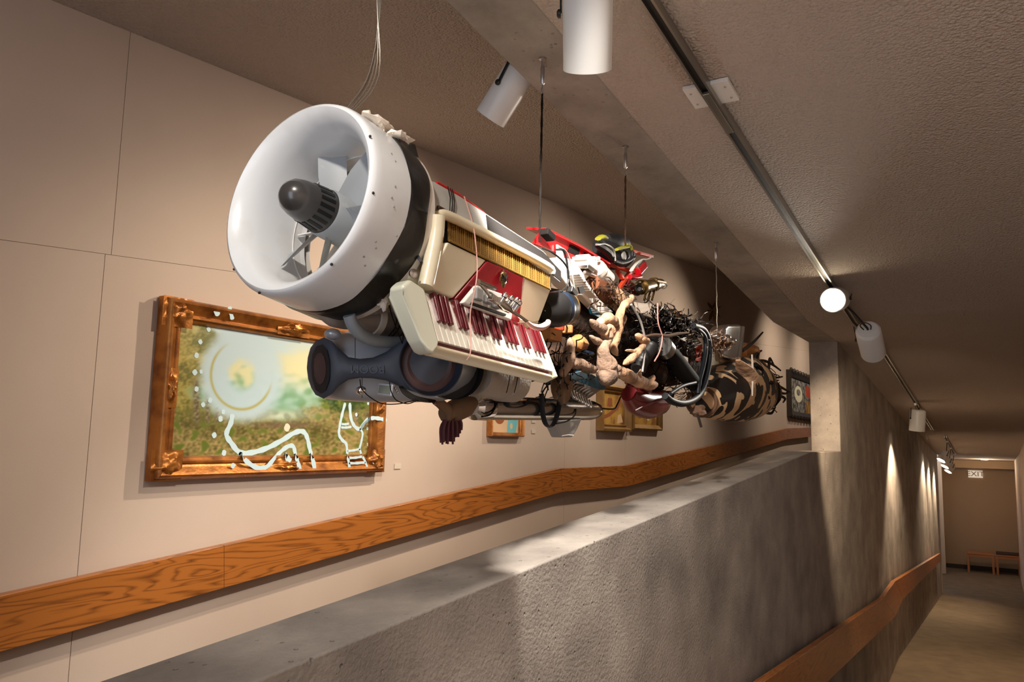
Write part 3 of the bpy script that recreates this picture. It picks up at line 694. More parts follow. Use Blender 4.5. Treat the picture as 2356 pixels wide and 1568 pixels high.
# hub
HX = .006
nc = O('nose_cone', MB().lathe([(HX-.038, .0005), (HX-.036, .012), (HX-.030, .022), (HX-.018, .032), (HX, .0375), (HX+.02, .0405), (HX+.066, .0455)], FO, fa, 40, cap=False), 'fan_nose', fan)
for k in range(18):
    a_ = k*20
    p, q = fp(HX+.022, .0402, a_), fp(HX+.056, .0438, a_)
    nrm = (fp(0, 1, a_) - fp(0, 0, a_))
    O('vent_slot', MB().bar(p, q, .0075, .003, nrm), 'black_gloss', nc)
O('hub', MB().lathe([(HX+.064, .0462), (HX+.07, .049), (HX+.13, .050), (HX+.135, .044), (HX+.135, .01)], FO, fa, 36, cap=False), 'fan_grey', fan)
O('motor', MB().lathe([(HX+.135, .042), (HX+.18, .042), (HX+.18, .001)], FO, fa, 28, cap=False), 'black', fan)
for ang, tw, ch in ((-14, 38, .058), (44, 36, .066), (102, 36, .066), (188, 42, .056), (238, 36, .064)):
    rings = []
    for i in range(7):
        r = .042 + (.147-.042)*i/6; chord = ch*(.72 + .28*min(1, i/3)); th = math.radians(tw + 16*(1-i/6))
        c0 = fp(HX+.098, r, ang); tang = (fp(0, 1, ang+90) - fp(0, 0, 0)); rad = (fp(0, 1, ang) - fp(0, 0, 0))
        dvec = tang*math.cos(th) + fa*math.sin(th); nv = rad.cross(dvec).normalized()
        pr_ = []
        for s, k in ((-.5, .0), (-.25, .0025), (0, .0035), (.25, .003), (.5, .0006), (.25, -.0005), (0, .0005), (-.25, -.0002)):
            pr_.append(c0 + dvec*chord*s + nv*(k + .012*(s*s-.25)*-1))
        rings.append(pr_)
    O('blade', MB().loft(rings), 'fan_grey', fan, angle=50)
for k in range(7):                                       # guide vanes behind the blades
    a_ = 12 + k*51.4
    O('guide_vane', MB().loft([[fp(.145, r, a_-w_), fp(.145, r, a_+w_), fp(.185, r, a_+w_+6), fp(.185, r, a_-w_+6)] for r, w_ in ((.04, 1.6), (.148, .6))]), 'plastic_white', fan)
for ang, x in ((20, .01), (62, -.001), (96, .006), (140, .0), (196, .0), (228, .003), (262, .005), (300, .006), (335, .008)):
    O('rivet', MB().ball(fp(x, .1955, ang), .0028, 8, 5), 'black', du)
for ang, x in ((66, .05), (70, .058), (86, .055), (93, .05), (97, .06), (118, .05), (121, .058), (128, .045), (132, .06), (110, .09)):
    O('rivet', MB().ball(fp(x, .1985, ang), .0022, 8, 5), 'grey_plastic', du)

# ---- wires and cables up to the concrete beam
def beam_z(x): return zi(RC, x)
wr = T('hanging_wire', 'bundle of thin bare wires holding the fan up', 'wire', fp(.05, .2, 5))
for i in range(5):
    dx = (i-2)*.004
    p0 = fp(.055 + i*.004, .198, 8); x1 = 1.232 + dx
    O('strand', MB().tube(smooth([p0, V(1.222+dx*1.6, YS+.004*math.sin(i), .78), V(1.228-dx, YS, .98), V(x1, YS, beam_z(x1)+.002)], 6), .0011, 5), 'wire_grey', wr)
def cable(label, x, top_px, bot, r, m, frayed=True):
    zt = beam_z(x); t = T('suspension_cable', label, 'cable', (x, YS, bot))
    O('eye_bolt', MB().lathe([(0, .012), (.003, .012), (.005, .0045), (.028, .0045), (.03, .001)], (x, YS, zt), (0, 0, -1), 14), 'steel', t)
    O('turnbuckle', MB().tube([V(x, YS, zt-.022), V(x, YS, zt-.03), V(x+.001, YS, zt-.08), V(x, YS, zt-.085)], [.003, .0068, .0068, .003], 10), 'steel', t)
    O('hook', MB().tube([V(x+.006*math.cos(a_), YS, zt-.105+.01*math.sin(a_)) for a_ in [k*.6 for k in range(11)]], .0018, 6), 'steel', t)
    O('hook_rod', MB().tube([V(x, YS, zt-.083), V(x, YS, zt-.097)], .0025, 8), 'steel', t)
    n_ = 14; zs_ = [zt-.112 + (bot-zt+.112)*k/n_ for k in range(n_+1)]
    for s in ((0, 1) if frayed else (0,)):
        O('strand', MB().tube([V(x + r*.6*math.cos(k*1.9+s*3.1), YS + r*.6*math.sin(k*1.9+s*3.1), z) for k, z in enumerate(zs_)], r, 6), m, t)
cable('dark twisted cable with turnbuckle rising from the red sheet metal', 1.971, 0, .575, .0026, 'wire_black')
cable('brown cable rising from the black and yellow boot to the beam', 2.612, 0, .70, .0026, 'wire_brown')
cable('thin cable rising from the mirror at the sculpture tail', 3.75, 0, .515, .002, 'wire_grey', False)

# ---- accordion
YA = .93
acc = T('accordion', 'cream piano accordion with gold grille, red panel and dark red keys', 'accordion', at(1130, 850, .88))
Pa = lambda x, y, Y=YA: at(x, y, Y)
# treble case: outline of the front, given depth
front = [(982, 478), (1008, 484), (1262, 612), (1271, 632), (1268, 662), (1243, 742), (1234, 760), (977, 668), (930, 662), (925, 650)]
front = [(985, 480), (1010, 486), (1260, 612), (1272, 628), (1268, 664), (1242, 740), (1236, 762), (979, 668), (940, 640), (960, 560)]
O('case', MB().poly([Pa(x, y, .945) for x, y in front], (0, .16, 0)), 'cream', acc, bev=.010)
# raised rim around the grille
rim = smooth([Pa(x, y, .925) for x, y in ((1006, 498), (1030, 496), (1140, 550), (1258, 612), (1268, 630))], 4)
O('rim', MB().tube(rim, .011, 12), 'cream', acc)
rim2 = smooth([Pa(x, y, .912) for x, y in ((1006, 498), (1003, 540), (992, 600), (979, 660))], 5)
O('rim', MB().tube(rim2, .016, 14), 'cream', acc)
# grille: convex perforated strip
gt = [(1031, 505), (1090, 534), (1150, 563), (1210, 593), (1264, 621)]; gb = [(1033, 553), (1090, 581), (1150, 610), (1210, 639), (1264, 665)]
def grille():
    mb = MB(); rows, colsn = 11, 64; th = .0008
    def pt(u, v):
        i = min(int(u*4), 3); f = u*4-i
        tx_, ty_ = gt[i][0]+(gt[i+1][0]-gt[i][0])*f, gt[i][1]+(gt[i+1][1]-gt[i][1])*f
        bx_, by_ = gb[i][0]+(gb[i+1][0]-gb[i][0])*f, gb[i][1]+(gb[i+1][1]-gb[i][1])*f
        return at(tx_+(bx_-tx_)*v, ty_+(by_-ty_)*v, .936 - .043*v**1.3)
    return pt
gp = grille()
bars = MB()
for k in range(53):                                     # upright bars, lightly waved
    u = k/52
    bars.tube([gp(u, v/6) for v in range(7)], .0016 + .0009*(k % 4 == 0), 4)
for v in range(12):
    bars.tube([gp(u/24, v/11) + V(0, .001, 0) for u in range(25)], .0009, 4)
gr = O('grille', bars, 'gold_mesh', acc, kind='stuff', angle=60)
O('grille_backing', MB().loft([[gp(u/12, v/4) + V(0, .008, 0) for v in range(5)] + [gp(u/12, v/4) + V(0, .010, 0) for v in range(4, -1, -1)] for u in range(13)]), 'black_matte', acc)
O('grille_edge', MB().tube([gp(u/12, 1.0) + V(0, -.001, 0) for u in range(13)], .0024, 6), 'gold_mesh', acc)
O('grille_edge', MB().tube([gp(1, v/4) + V(.002, -.001, 0) for v in range(5)], .002, 6), 'chrome', acc)
# sloping covers below the grille
def cover(quad, m, y_top=.892, y_bot=.916, th=.02, name='cover'):
    (a0, a1), (b0, b1) = quad[:2], quad[2:]
    pts = [at(*a0, y_top), at(*a1, y_top), at(*b1, y_bot), at(*b0, y_bot)]
    O(name, MB().poly(pts, (0, th, 0)), m, acc, bev=.004)
cover(((1031, 556), (1120, 598), (979, 660), (1043, 686)), 'cream')
cover(((1122, 599), (1206, 637), (1046, 688), (1196, 745)), 'pearl_red', .890, .914)
cover(((1207, 638), (1268, 665), (1194, 742), (1240, 740)), 'cream')
cover(((1099, 655), (1187, 685), (1064, 697), (1177, 738)), 'plastic_white', .886, .890, .012, 'switch_plate')
O('switch_slot', MB().poly([at(x, y, .884) for x, y in ((1088, 695), (1165, 722), (1163, 727), (1086, 700))], (0, .006, 0)), 'black', acc)
for x, y in ((1100, 677), (1122, 685), (1142, 696)):
    O('register_switch', MB().box(at(x, y, .884), (.026, .012, .026), basis(at(1170, 720, .873)-at(1090, 690, .873))), 'grey_plastic', acc, bev=.004)
emb = at(1158, 640, .888)
em = O('emblem', MB().ball(emb, (.012, .004, .017), 14, 8, amp=.5, fr=60), 'brass', acc)
for a_ in (-30, 0, 30, 60):
    d = V(math.cos(math.radians(a_)), 0, math.sin(math.radians(a_)))
    O('emblem_wire', MB().tube([emb - d*.014 + V(0, -.004, 0), emb + d*.014 + V(0, -.004, 0)], .0012, 5), 'wire_black', em)
# keyboard
KT = ((979, 668), (1238, 762)); KB = ((1009, 786), (1273, 856)); yt, yb = .915, .872
def kp(u, v, off=0):
    p = at(KT[0][0]+(KT[1][0]-KT[0][0])*u, KT[0][1]+(KT[1][1]-KT[0][1])*u, yt)
    q = at(KB[0][0]+(KB[1][0]-KB[0][0])*u, KB[0][1]+(KB[1][1]-KB[0][1])*u, yb)
    # even spacing in space, not in the picture
    return p.lerp(q, v) + KN*off
K00, K10 = at(*KT[0], yt), at(*KT[1], yt); K01, K11 = at(*KB[0], yb), at(*KB[1], yb)
KN = (K10-K00).cross(K01-K00).normalized(); KN = KN if KN.y < 0 else -KN
def kp(u, v, off=0): return K00.lerp(K10, u).lerp(K01.lerp(K11, u), v) + KN*off
def kquad(u0, u1, v0, v1, o0, o1, ov=None):
    ov = o1 if ov is None else ov
    a_ = [kp(u0, v0, o0), kp(u1, v0, o0), kp(u1, v1, o0), kp(u0, v1, o0)]; b_ = [kp(u0, v0, o1), kp(u1, v0, o1), kp(u1, v1, ov), kp(u0, v1, ov)]
    return MB().add(a_+b_, [(3,2,1,0), (4,5,6,7), (0,1,5,4), (1,2,6,5), (2,3,7,6), (3,0,4,7)])
kc = O('keyboard_case', kquad(-.02, 1.0, .0, .99, -.035, -.014), 'cream', acc, bev=.004)
cheek = [(979, 664), (1008, 786), (1012, 800), (998, 816), (984, 808), (970, 780), (930, 676), (926, 656), (945, 640)]
O('cheek', MB().poly([at(x, y, .872 if y > 700 else .9) for x, y in cheek], (0.012, .045, 0)), 'cream_mint', acc, bev=.008)
O('front_rail', MB().loft([[kp(u, 1.0, -.02), kp(u, 1.0, -.006), kp(u, 1.10, -.004), kp(u, 1.13, -.012), kp(u, 1.13, -.036), kp(u, 1.0, -.036)] for u in (-.02, 1.0)]), 'cream', acc, bev=.005)
O('felt_strip', kquad(0, 1.0, .985, 1.035, -.02, -.004), 'key_red', acc)
nw = 25
for i in range(nw):
    O('white_key', kquad((i+.03)/nw, (i+.97)/nw, .02, .985, -.012, -.003, .0005), 'key_white', kc, bev=.0015)
pat = [0, 1, 2, 4, 5]                                   # three, then two
for i in range(nw-1):
    if i % 7 in (0, 1, 2, 4, 5):
        O('dark_key', kquad((i+.70)/nw, (i+1.28)/nw, .03, .60, -.004, .010, .008), 'key_red', kc, bev=.002)
O('end_cheek', kquad(1.0, 1.02, .0, 1.12, -.034, .004), 'cream', acc, bev=.003)
O('strap_bolt', MB().lathe([(0, .009), (.004, .009), (.006, .005)], at(950, 629, .915), (-.4, -1, 0), 12), 'steel', acc)
O('side_bar', MB().bar(at(957, 583, .93), at(969, 602, .92), .006, .006), 'black', acc)
# chrome trumpet pipe lying on the red panel
tr_ = T('trumpet_pipe', 'chrome trumpet mouthpipe with small valves lying on the red accordion panel', 'trumpet pipe', at(1150, 700, .87))
O('mouthpiece', MB().tube(path(.862, (1100, 648), (1120, 656), (1139, 664)), [.006, .0055, .0045], 12), 'chrome_worn', tr_)
O('pipe', MB().tube(smooth(path(.862, (1104, 652), (1118, 668), (1126, 680)), 4), .0035, 10), 'chrome', tr_)
O('spring', MB().tube([at(1127, 680, .862).lerp(at(1148, 694, .862), k/40) + V(0, .008*math.sin(k*1.26), .008*math.cos(k*1.26)) for k in range(41)], .0016, 6), 'chrome_worn', tr_)
O('valve_block', MB().tube(path(.862, (1147, 692), (1160, 703), (1172, 712)), [.009, .011, .008], 14), 'chrome_worn', tr_)
for x, y in ((1160, 683), (1174, 690), (1186, 695), (1192, 700)):
    vl = O('valve', MB().tube([at(x-8, y+12, .858), at(x, y, .85)], .0055, 12), 'chrome', tr_); O('valve_cap', MB().lathe([(0, .007), (.006, .0075), (.01, .004)], at(x, y, .85), (.2, -.3, .8), 14), 'chrome', vl)
O('tail_tube', MB().tube(path(.862, (1172, 712), (1195, 727), (1216, 742)), .0042, 10), 'chrome_worn', tr_)
O('copper_tail', MB().tube(smooth(path(.862, (1210, 738), (1225, 750), (1243, 753), (1258, 746), (1262, 738)), 4), [.004, .007, .008, .006], 10), 'pink_cord', tr_)
# string tied around the accordion
O('string', MB().tube(smooth([at(x, y, Y) for x, y, Y in ((1068, 452, .96), (1085, 505, .925), (1094, 555, .905), (1098, 620, .872), (1092, 670, .862), (1082, 720, .868), (1083, 770, .86), (1082, 812, .852), (1074, 828, .858))], 5), .0013, 5), 'pink_cord', label='pinkish string tied down over the accordion keys', cat='string')
# grey board with a red edge along the accordion's top
bd = T('grey_board', 'long grey board with black patch and red edge lying along the accordion top', 'board', at(1100, 520, .95))
bt = [(966, 408), (1000, 418), (1060, 452), (1117, 490), (1187, 536), (1251, 578), (1290, 622)]; bb = [(972, 454), (1006, 474), (1060, 504), (1123, 538), (1175, 566), (1222, 594), (1290, 648)]
BT = [at(x, y, .975) for x, y in bt]; BB = [at(x, y, .925) for x, y in bb]
def bstrip(i0, i1, off=0.0, th=.012, s0=0., s1=1.):
    rings = []
    for i in range(i0, i1+1):
        n_ = V(0, -.75, .66)
        p, q = BT[i].lerp(BB[i], s0), BT[i].lerp(BB[i], s1)
        rings.append([p+n_*off, q+n_*off, q+n_*(off-th), p+n_*(off-th)])
    return MB().loft(rings)
O('panel', bstrip(0, 6), 'tape_grey', bd, bev=.002)
O('black_patch', bstrip(3, 6, .0015, .002, .1, .97), 'black_matte', bd)
O('red_edge', MB().tube([BT[1]+V(.02, .01, .006), BT[2]+V(0, .008, .004), BT[3]+V(0, .004, 0)], [.004, .006, .003], 6), 'red_metal', bd)
O('underside', MB().tube([p + V(0, -.002, -.002) for p in BB[1:6]], .004, 6), 'wire_brown', bd)
for x in (.45, .55, .62):
    p, q = BT[1].lerp(BT[2], x), BB[1].lerp(BB[2], x)
    O('wire_wrap', MB().tube([p+V(0, -.003, .004), p.lerp(q, .5)+V(.002, -.006, .004), q+V(0, -.004, 0)], .0011, 5), 'wire_black', bd)

# ------------------------------------------------------------------ speaker dock under the fan
sp = T('speaker_dock', 'silver portable stereo with dark bow-tie speaker face hung under the fan', 'speaker', at(900, 925, 1.06))
plan = [(706, 1.245), (757, 1.16), (830, 1.10), (915, 1.035), (989, .99), (1060, .955), (1100, .94)]
def planY(px):
    for (a_, ya), (b_, yb_) in zip(plan, plan[1:]):
        if px <= b_: return ya+(yb_-ya)*(px-a_)/(b_-a_)
    return plan[-1][1]
top = [(706, 843), (708, 822), (714, 800), (726, 784), (746, 775), (764, 784), (780, 802), (802, 821), (828, 825), (858, 822), (888, 809), (914, 790), (936, 774), (961, 764), (989, 760), (1018, 767), (1040, 785), (1054, 812), (1058, 835)]
bot = [(706, 848), (709, 872), (716, 892), (726, 908), (745, 917), (764, 906), (780, 887), (802, 873), (828, 869), (858, 870), (888, 875), (914, 886), (936, 896), (961, 904), (989, 910), (1018, 905), (1040, 888), (1054, 862), (1058, 840)]
rings = []
for (x0, y0), (x1, y1) in zip(top, bot):
    p, q = at(x0, y0, planY(x0)), at(x1, y1, planY(x1)); d = ray(x0, (y0+y1)/2).normalized()
    mid = (p+q)/2; rings.append([p + d*.006, p.lerp(q, .12) - d*.001, p.lerp(q, .5) - d*.004, p.lerp(q, .88) - d*.001, q + d*.006, q + d*.03, p + d*.03])
O('face', MB().loft(rings), 'speaker_navy', sp, angle=50)
def disc(px, py, n_, r, parts):
    o_ = at(px, py, planY(px)) - V(n_)*.010
    for nm, prof, m in parts: O(nm, MB().lathe([(x*1., rr*r) for x, rr in prof], o_, V(n_), 48, cap=False), m, sp)
cone = (('speaker_surround', [(-.004, 1.0), (-.004, .97), (.004, .90), (.010, .86), (.014, .82)], 'speaker_ring'), ('speaker_cone', [(.012, .86), (.008, .70), (.016, .45), (.022, .24)], 'speaker_cone'), ('dust_cap', [(.021, .25), (.014, .2), (.011, .1), (.010, .004)], 'speaker_black'))
_pd = at(1060, 840, planY(1060)) - at(915, 840, planY(915)); nR = V(-_pd.y, _pd.x, 0).normalized()
disc(988, 836, nR, .069, cone)
nL = V(.93, -.37, 0).normalized()
o_ = at(733, 846, 1.2)
ol = [at(x, y, planY(x)) - ray(x, y).normalized()*.004 for x, y in ((716, 842), (718, 815), (728, 796), (741, 792), (752, 805), (758, 830), (759, 850), (757, 875), (749, 897), (738, 905), (726, 896), (718, 872))]
O('speaker_cone', MB().poly(ol, ray(733, 846).normalized()*.006), 'speaker_black', sp)
ol2 = [p.lerp(o_, .35) - ray(733, 846).normalized()*.003 for p in ol]
O('speaker_cone', MB().poly(ol2, ray(733, 846).normalized()*.002), 'speaker_cone', sp)
# raised letters on the waist (the set hangs upside down)
wc = at(846, 848, planY(846)) - ray(846, 848).normalized()*.0046
dr = (at(880, 848, planY(880)) - at(812, 848, planY(812))).normalized(); nn = -ray(846, 848).normalized(); nn = (nn - dr*nn.dot(dr)).normalized(); up_ = nn.cross(dr)
me = text_mesh('BOOM', .024, .0008); me.materials.append(M['speaker_ring'])
tx = bpy.data.objects.new('raised_lettering', me); C.objects.link(tx); tx.parent = sp
tx.matrix_basis = Matrix.Translation(wc - _abs[sp]) @ Matrix((-dr, -up_, nn)).transposed().to_4x4()
# silver barrel body behind the face
body = [(744, 778, 915, 1.25, .05), (765, 768, 919, 1.22, .075), (800, 762, 922, 1.19, .085), (850, 770, 925, 1.16, .085), (900, 776, 925, 1.12, .085), (960, 778, 925, 1.085, .085), (1020, 776, 922, 1.055, .085), (1070, 780, 908, 1.035, .08), (1100, 795, 890, 1.025, .07), (1116, 815, 868, 1.02, .05)]
rings = []
for x, y0, y1, Y, dep in body:
    p, q = at(x, y0, Y), at(x, y1, Y); c0 = (p+q)/2; h_ = (p-q).length/2; d = V(.69, .72, 0)
    rings.append([c0 + V(0, 0, 1)*h_*math.sin(a_) + d*dep*.8*math.cos(a_) for a_ in [2*math.pi*k/28 for k in range(28)]])
O('body', MB().loft(rings), 'silver_paint', sp, angle=60)
for i, (x, y0, y1) in enumerate(((817, 766, 826), (833, 868, 915))):
    O('body_seam', MB().tube([at(x, y0 + (y1-y0)*k/5, 1.085) for k in range(6)], .0008, 5), 'black', sp)
p = at(766, 768, 1.16); O('handle_knob', MB().ball(p, (.018, .018, .012), 16, 8), 'silver_paint', sp)
p0 = at(887, 896, 1.05)
lx = (at(900, 898, 1.035)-at(875, 895, 1.06)).normalized(); ln = -ray(887, 896).normalized(); ln = (ln-lx*ln.dot(lx)).normalized()
bz = O('display_bezel', MB().box(p0, (.036, .006, .026), (lx, ln, lx.cross(ln))), 'silver_paint', sp, bev=.003)
O('display', MB().box(p0 + ln*.003, (.027, .003, .017), (lx, ln, lx.cross(ln))), 'lcd', bz)
O('chrome_button', MB().ball(at(831, 898, 1.075), (.011, .011, .009), 14, 8), 'chrome', sp)
for k in range(4):
    O('tuning_button', MB().ball(at(906+k*3, 888+k*5, 1.035), .003, 8, 5), 'grey_plastic', sp)
O('dark_housing', MB().lathe([(0, .07), (.03, .068), (.035, .03), (.035, .001)], at(1045, 846, 1.0), nR, 36, cap=False), 'speaker_black', sp)
for k in range(5):
    O('black_wire', MB().tube(smooth(path(1.0, (918+k*2, 888), (928+k*3, 905-k), (950+k*2, 919-k*2), (985, 925-k*2), (1002, 924-k)), 4), .0009, 5), 'wire_black', label='%s of five thin black wires wound round the stereo underside' % ('leftmost', 'second from left', 'middle', 'second from right', 'rightmost')[k], cat='wire', group='thin wires wound round the stereo underside')
for lb, pts in (('black wire hanging in a loop below the stereo display', ((828, 872), (832, 893), (850, 912), (880, 928), (920, 928), (955, 920))), ('black wire looped past the stereo display to the right', ((896, 878), (900, 900), (912, 920), (938, 928), (962, 920)))):
    O('black_wire', MB().tube(smooth(path(1.01, *pts), 4), .0011, 5), 'wire_black', label=lb, cat='wire')
O('grille_canister', MB().lathe([(0, .045), (.012, .05), (.12, .048), (.125, .052), (.19, .05), (.20, .04)], at(1092, 862, 1.0), (1, .06, -.02), 36), 'perf_grey', label='grey perforated canister behind the stereo under the keyboard', cat='canister')
for k, x in enumerate((1169, 1187)):
    O('cable_tie', MB().tube(smooth(path(.945, (x+2, 845), (x+4, 865), (x, 888), (x-4, 903)), 4), .0011, 5), 'wire_black', label=('left' if k == 0 else 'right') + ' thin black tie around the perforated canister', cat='cable tie')

# ------------------------------------------------------------------ pipes and pump between fan and stereo
O('elbow_pipe', MB().tube(smooth(path(1.06, (803, 724), (812, 748), (832, 770), (862, 783), (900, 787), (932, 786)), 6), .0125, 14), 'pipe_grey', label='curved blue grey plastic pipe under the fan', cat='pipe')
pm = T('pump_housing', 'grey pump cylinder wound with wire behind the fan', 'pump', at(880, 760, 1.1))
O('body', MB().tube(path(1.1, (812, 722), (830, 728), (850, 733), (900, 740), (945, 748)), [.026, .034, .037, .036, .034], 28), 'duct_grey', pm)
O('collar', MB().tube(path(1.1, (846, 731), (858, 734)), .041, 28), 'plastic_white', pm)
O('bracket', MB().poly([at(x, y, 1.04) for x, y in ((850, 705), (905, 700), (915, 716), (870, 722))], (0, .02, 0)), 'duct_grey', pm)
for k, x in enumerate((873, 882, 899, 921, 930)):
    O('wire_coil', MB().tube([at(x + 4*math.sin(j*.5), 740, 1.1) + V(.004*math.sin(j), .041*math.cos(j*.45+2.2), .041*math.sin(j*.45+2.2)) for j in range(15)], .0014, 5), 'wire_black', pm)
O('white_rag', MB().ball(at(884, 690, 1.0), (.014, .012, .016), 14, 10, amp=.9, fr=40), 'paper', label='crumpled white rag below the fan tape', cat='rag')
O('nozzle', MB().tube(smooth(path(1.12, (730, 712), (765, 732), (800, 738), (815, 734)), 4), [.010, .017, .018, .014], 16), 'duct_grey', label='pale plastic nozzle tucked beneath the fan duct', cat='nozzle')
O('dark_bellows', MB().tube(path(1.08, (905, 640), (930, 690), (950, 745)), [.05, .055, .045], 16), 'core_dark', label='dark fabric bundle between fan and accordion', cat='bundle')
for i, pts in enumerate((((893, 690), (900, 720), (912, 755), (926, 790)), ((918, 730), (921, 752), (930, 760), (926, 780)), ((930, 735), (934, 760), (928, 800)))):
    O('black_wire', MB().tube(smooth(path(1.03, *pts), 4), .0013, 5), 'wire_black', label=('black wire dangling from the white rag', 'kinked black wire knotted above the big woofer', 'straight black wire dropping behind the accordion cheek')[i], cat='wire')

# ------------------------------------------------------------------ pouch, tassel, chrome tube
pc = T('cloth_pouch', 'brown cloth pouch with a maroon fringe hanging below the stereo', 'pouch', at(1040, 975, 1.08))
O('pouch', MB().tube(smooth(path(1.08, (1085, 925), (1065, 935), (1045, 945), (1030, 952), (1026, 968)), 4), [.02, .034, .032, .026, .012], 16, flat=.8), 'brown_cloth', pc, angle=60)
O('flap', MB().tube(smooth(path(1.07, (1000, 922), (1015, 930), (1030, 945), (1032, 968)), 4), [.008, .012, .013, .006], 10), 'brown_cloth', pc)
O('strap', MB().tube(path(1.06, (1001, 915), (1000, 930)), .004, 6), 'maroon', pc)
for k in range(15):
    x = 1014 + k*3.4; yb = 1018 + 4*math.sin(k*1.7) - max(0, k-8)*4.2
    O('fringe_strand', MB().tube(smooth(path(1.075 + .01*math.sin(k*2.1), (1022 + k*2.4, 966 - max(0, k-7)*1.5), (x, 985 - max(0, k-8)*2), (x+.6*math.sin(k), yb)), 3), [.0028, .0036, .0026], 6), 'tassel', pc)
ct = T('chrome_tube', 'long polished chrome tube under the keyboard with a grey foot', 'tube', at(1230, 965, 1.12))
O('tube', MB().lathe([(0, .001), (.0, .027), (.012, .0325), (.05, .033), (.60, .033), (.68, .0325), (.72, .028), (.745, .018), (.75, .001)], at(1092, 936, 1.12), at(1357, 943, 1.12)-at(1092, 936, 1.12), 40, cap=False), 'chrome_worn', ct)
O('end_cap', MB().lathe([(-.01, .001), (-.01, .02), (0, .0335), (.055, .0345), (.06, .033)], at(1092, 936, 1.12), at(1357, 943, 1.12)-at(1092, 936, 1.12), 40, cap=False), 'chrome', ct)
ft = [(1274, 966), (1340, 962), (1330, 985), (1318, 1005), (1294, 1006), (1286, 988)]
O('foot', MB().poly([at(x, y, 1.10) for x, y in ft], (0, .04, 0)), 'grey_plastic', ct, bev=.005)
O('foot_edge', MB().tube(path(1.098, (1293, 1002), (1306, 1000), (1319, 1001)), .0018, 6), 'plastic_white', ct)
O('black_strap', MB().tube(smooth(path(1.08, (1246, 905), (1248, 945), (1254, 972), (1264, 981), (1275, 972), (1284, 945), (1288, 915)), 6), .0085, 8, flat=.35), 'strap_black', label='broad black strap looped round the chrome tube', cat='strap')
O('black_strap', MB().tube(smooth(path(1.085, (1172, 912), (1168, 928), (1175, 936), (1195, 936), (1213, 928), (1216, 918)), 5), .006, 8, flat=.35), 'strap_black', label='thin black strap lying over the left part of the chrome tube', cat='strap')
O('black_wire', MB().tube(smooth(path(1.085, (1325, 940), (1322, 955), (1305, 968), (1280, 974)), 5), .0022, 6), 'wire_black', label='black wire around the right end of the chrome tube', cat='wire')
O('black_wire', MB().tube(smooth(path(1.085, (1150, 912), (1140, 935), (1128, 953), (1108, 958)), 5), .0022, 6), 'wire_black', label='black wire around the left cap of the chrome tube', cat='wire')
O('black_wire', MB().tube(smooth(path(1.1, (1345, 918), (1360, 933), (1385, 939), (1412, 940), (1420, 930), (1428, 912)), 5), .0028, 6), 'wire_black', label='bent black rod hanging in front of the ochre picture', cat='rod')

# ------------------------------------------------------------------ middle of the sculpture
cr = T('bundle_core', 'dark tangled core running through the sculpture behind the driftwood', 'bundle', at(1450, 860, 1.2))
O('core', MB().tube(smooth(path(1.22, (1180, 700), (1290, 735), (1380, 770), (1460, 800), (1530, 818), (1585, 838)), 6), [.07, .10, .12, .14, .14, .09], 22), 'core_dark', cr, angle=70)
O('core_lobe', MB().ball(at(1285, 830, 1.15), (.09, .06, .07), 18, 12, amp=.4, fr=12), 'core_dark', cr)
O('core_lobe', MB().ball(at(1490, 850, 1.16), (.12, .08, .10), 18, 12, amp=.4, fr=12), 'core_dark', cr)
O('tan_bag', MB().ball(at(1293, 890, 1.06), (.028, .03, .048), 18, 12, amp=.35, fr=18), 'brown_cloth', label='brown cloth bag wedged between keyboard and teal tray', cat='bag')
# red sheet metal
rs = T('red_channel', 'long bright red sheet metal channel on top of the sculpture', 'metal channel', at(1330, 640, 1.16))
o1 = [(1230, 560), (1246, 532), (1256, 528), (1282, 541), (1334, 567), (1405, 609), (1398, 652), (1372, 640), (1330, 612), (1290, 586), (1258, 572)]
O('web', MB().poly([at(x, y, 1.15) for x, y in o1], (0, .012, 0)), 'red_metal', rs, bev=.003)
O('flange', MB().loft([[at(x, y, 1.13), at(x, y, 1.13)+V(0, .07, .01), at(x, y, 1.13)+V(0, .07, .018), at(x, y, 1.13)+V(0, 0, .008)] for x, y in ((1256, 529), (1282, 541), (1334, 567), (1405, 609))]), 'red_metal', rs, bev=.002)
for q in (((1312, 562), (1334, 571), (1332, 590), (1306, 578)), ((1345, 580), (1352, 584), (1350, 600), (1343, 596))):
    O('cutout', MB().poly([at(x, y, 1.148) for x, y in q], (0, .004, 0)), 'black_matte', rs)
O('rubber_block', MB().box(at(1260, 540, 1.12), (.05, .03, .022), basis((1, 0, -.25))), 'black_matte', rs, bev=.004)
O('side_plate', MB().poly([at(x, y, 1.14) for x, y in ((1283, 562), (1292, 568), (1300, 600), (1296, 640), (1284, 635))], (0, .006, 0)), 'plastic_white', rs)
ra = T('bracket_frame', 'rusty orange red metal bracket bars carrying the tail light', 'bracket', at(1440, 660, 1.15))
for a_, b_, w_ in (((1404, 608), (1452, 624), .014), ((1453, 620), (1424, 664), .013), ((1455, 578), (1500, 590), .012), ((1420, 622), (1432, 640), .012)):
    O('bar', MB().bar(at(*a_, 1.15), at(*b_, 1.15), .016, w_), 'red_orange', ra, bev=.002)
O('curved_bracket', MB().tube(smooth(path(1.12, (1452, 622), (1462, 608), (1478, 597), (1490, 596), (1502, 588)), 5), [.008, .008, .007, .005, .004], 8, flat=.5), 'plastic_white', ra)
O('dark_red_pipe', MB().tube(smooth(path(1.16, (1436, 646), (1448, 660), (1466, 668)), 4), .022, 14), 'maroon', ra)
tl = T('tail_light', 'red tail light with chrome rim on the red arm', 'light', at(1472, 640, 1.12))
O('rim', MB().bar(at(1462, 622, 1.12), at(1478, 606, 1.12), .03, .032), 'chrome', tl, bev=.004)
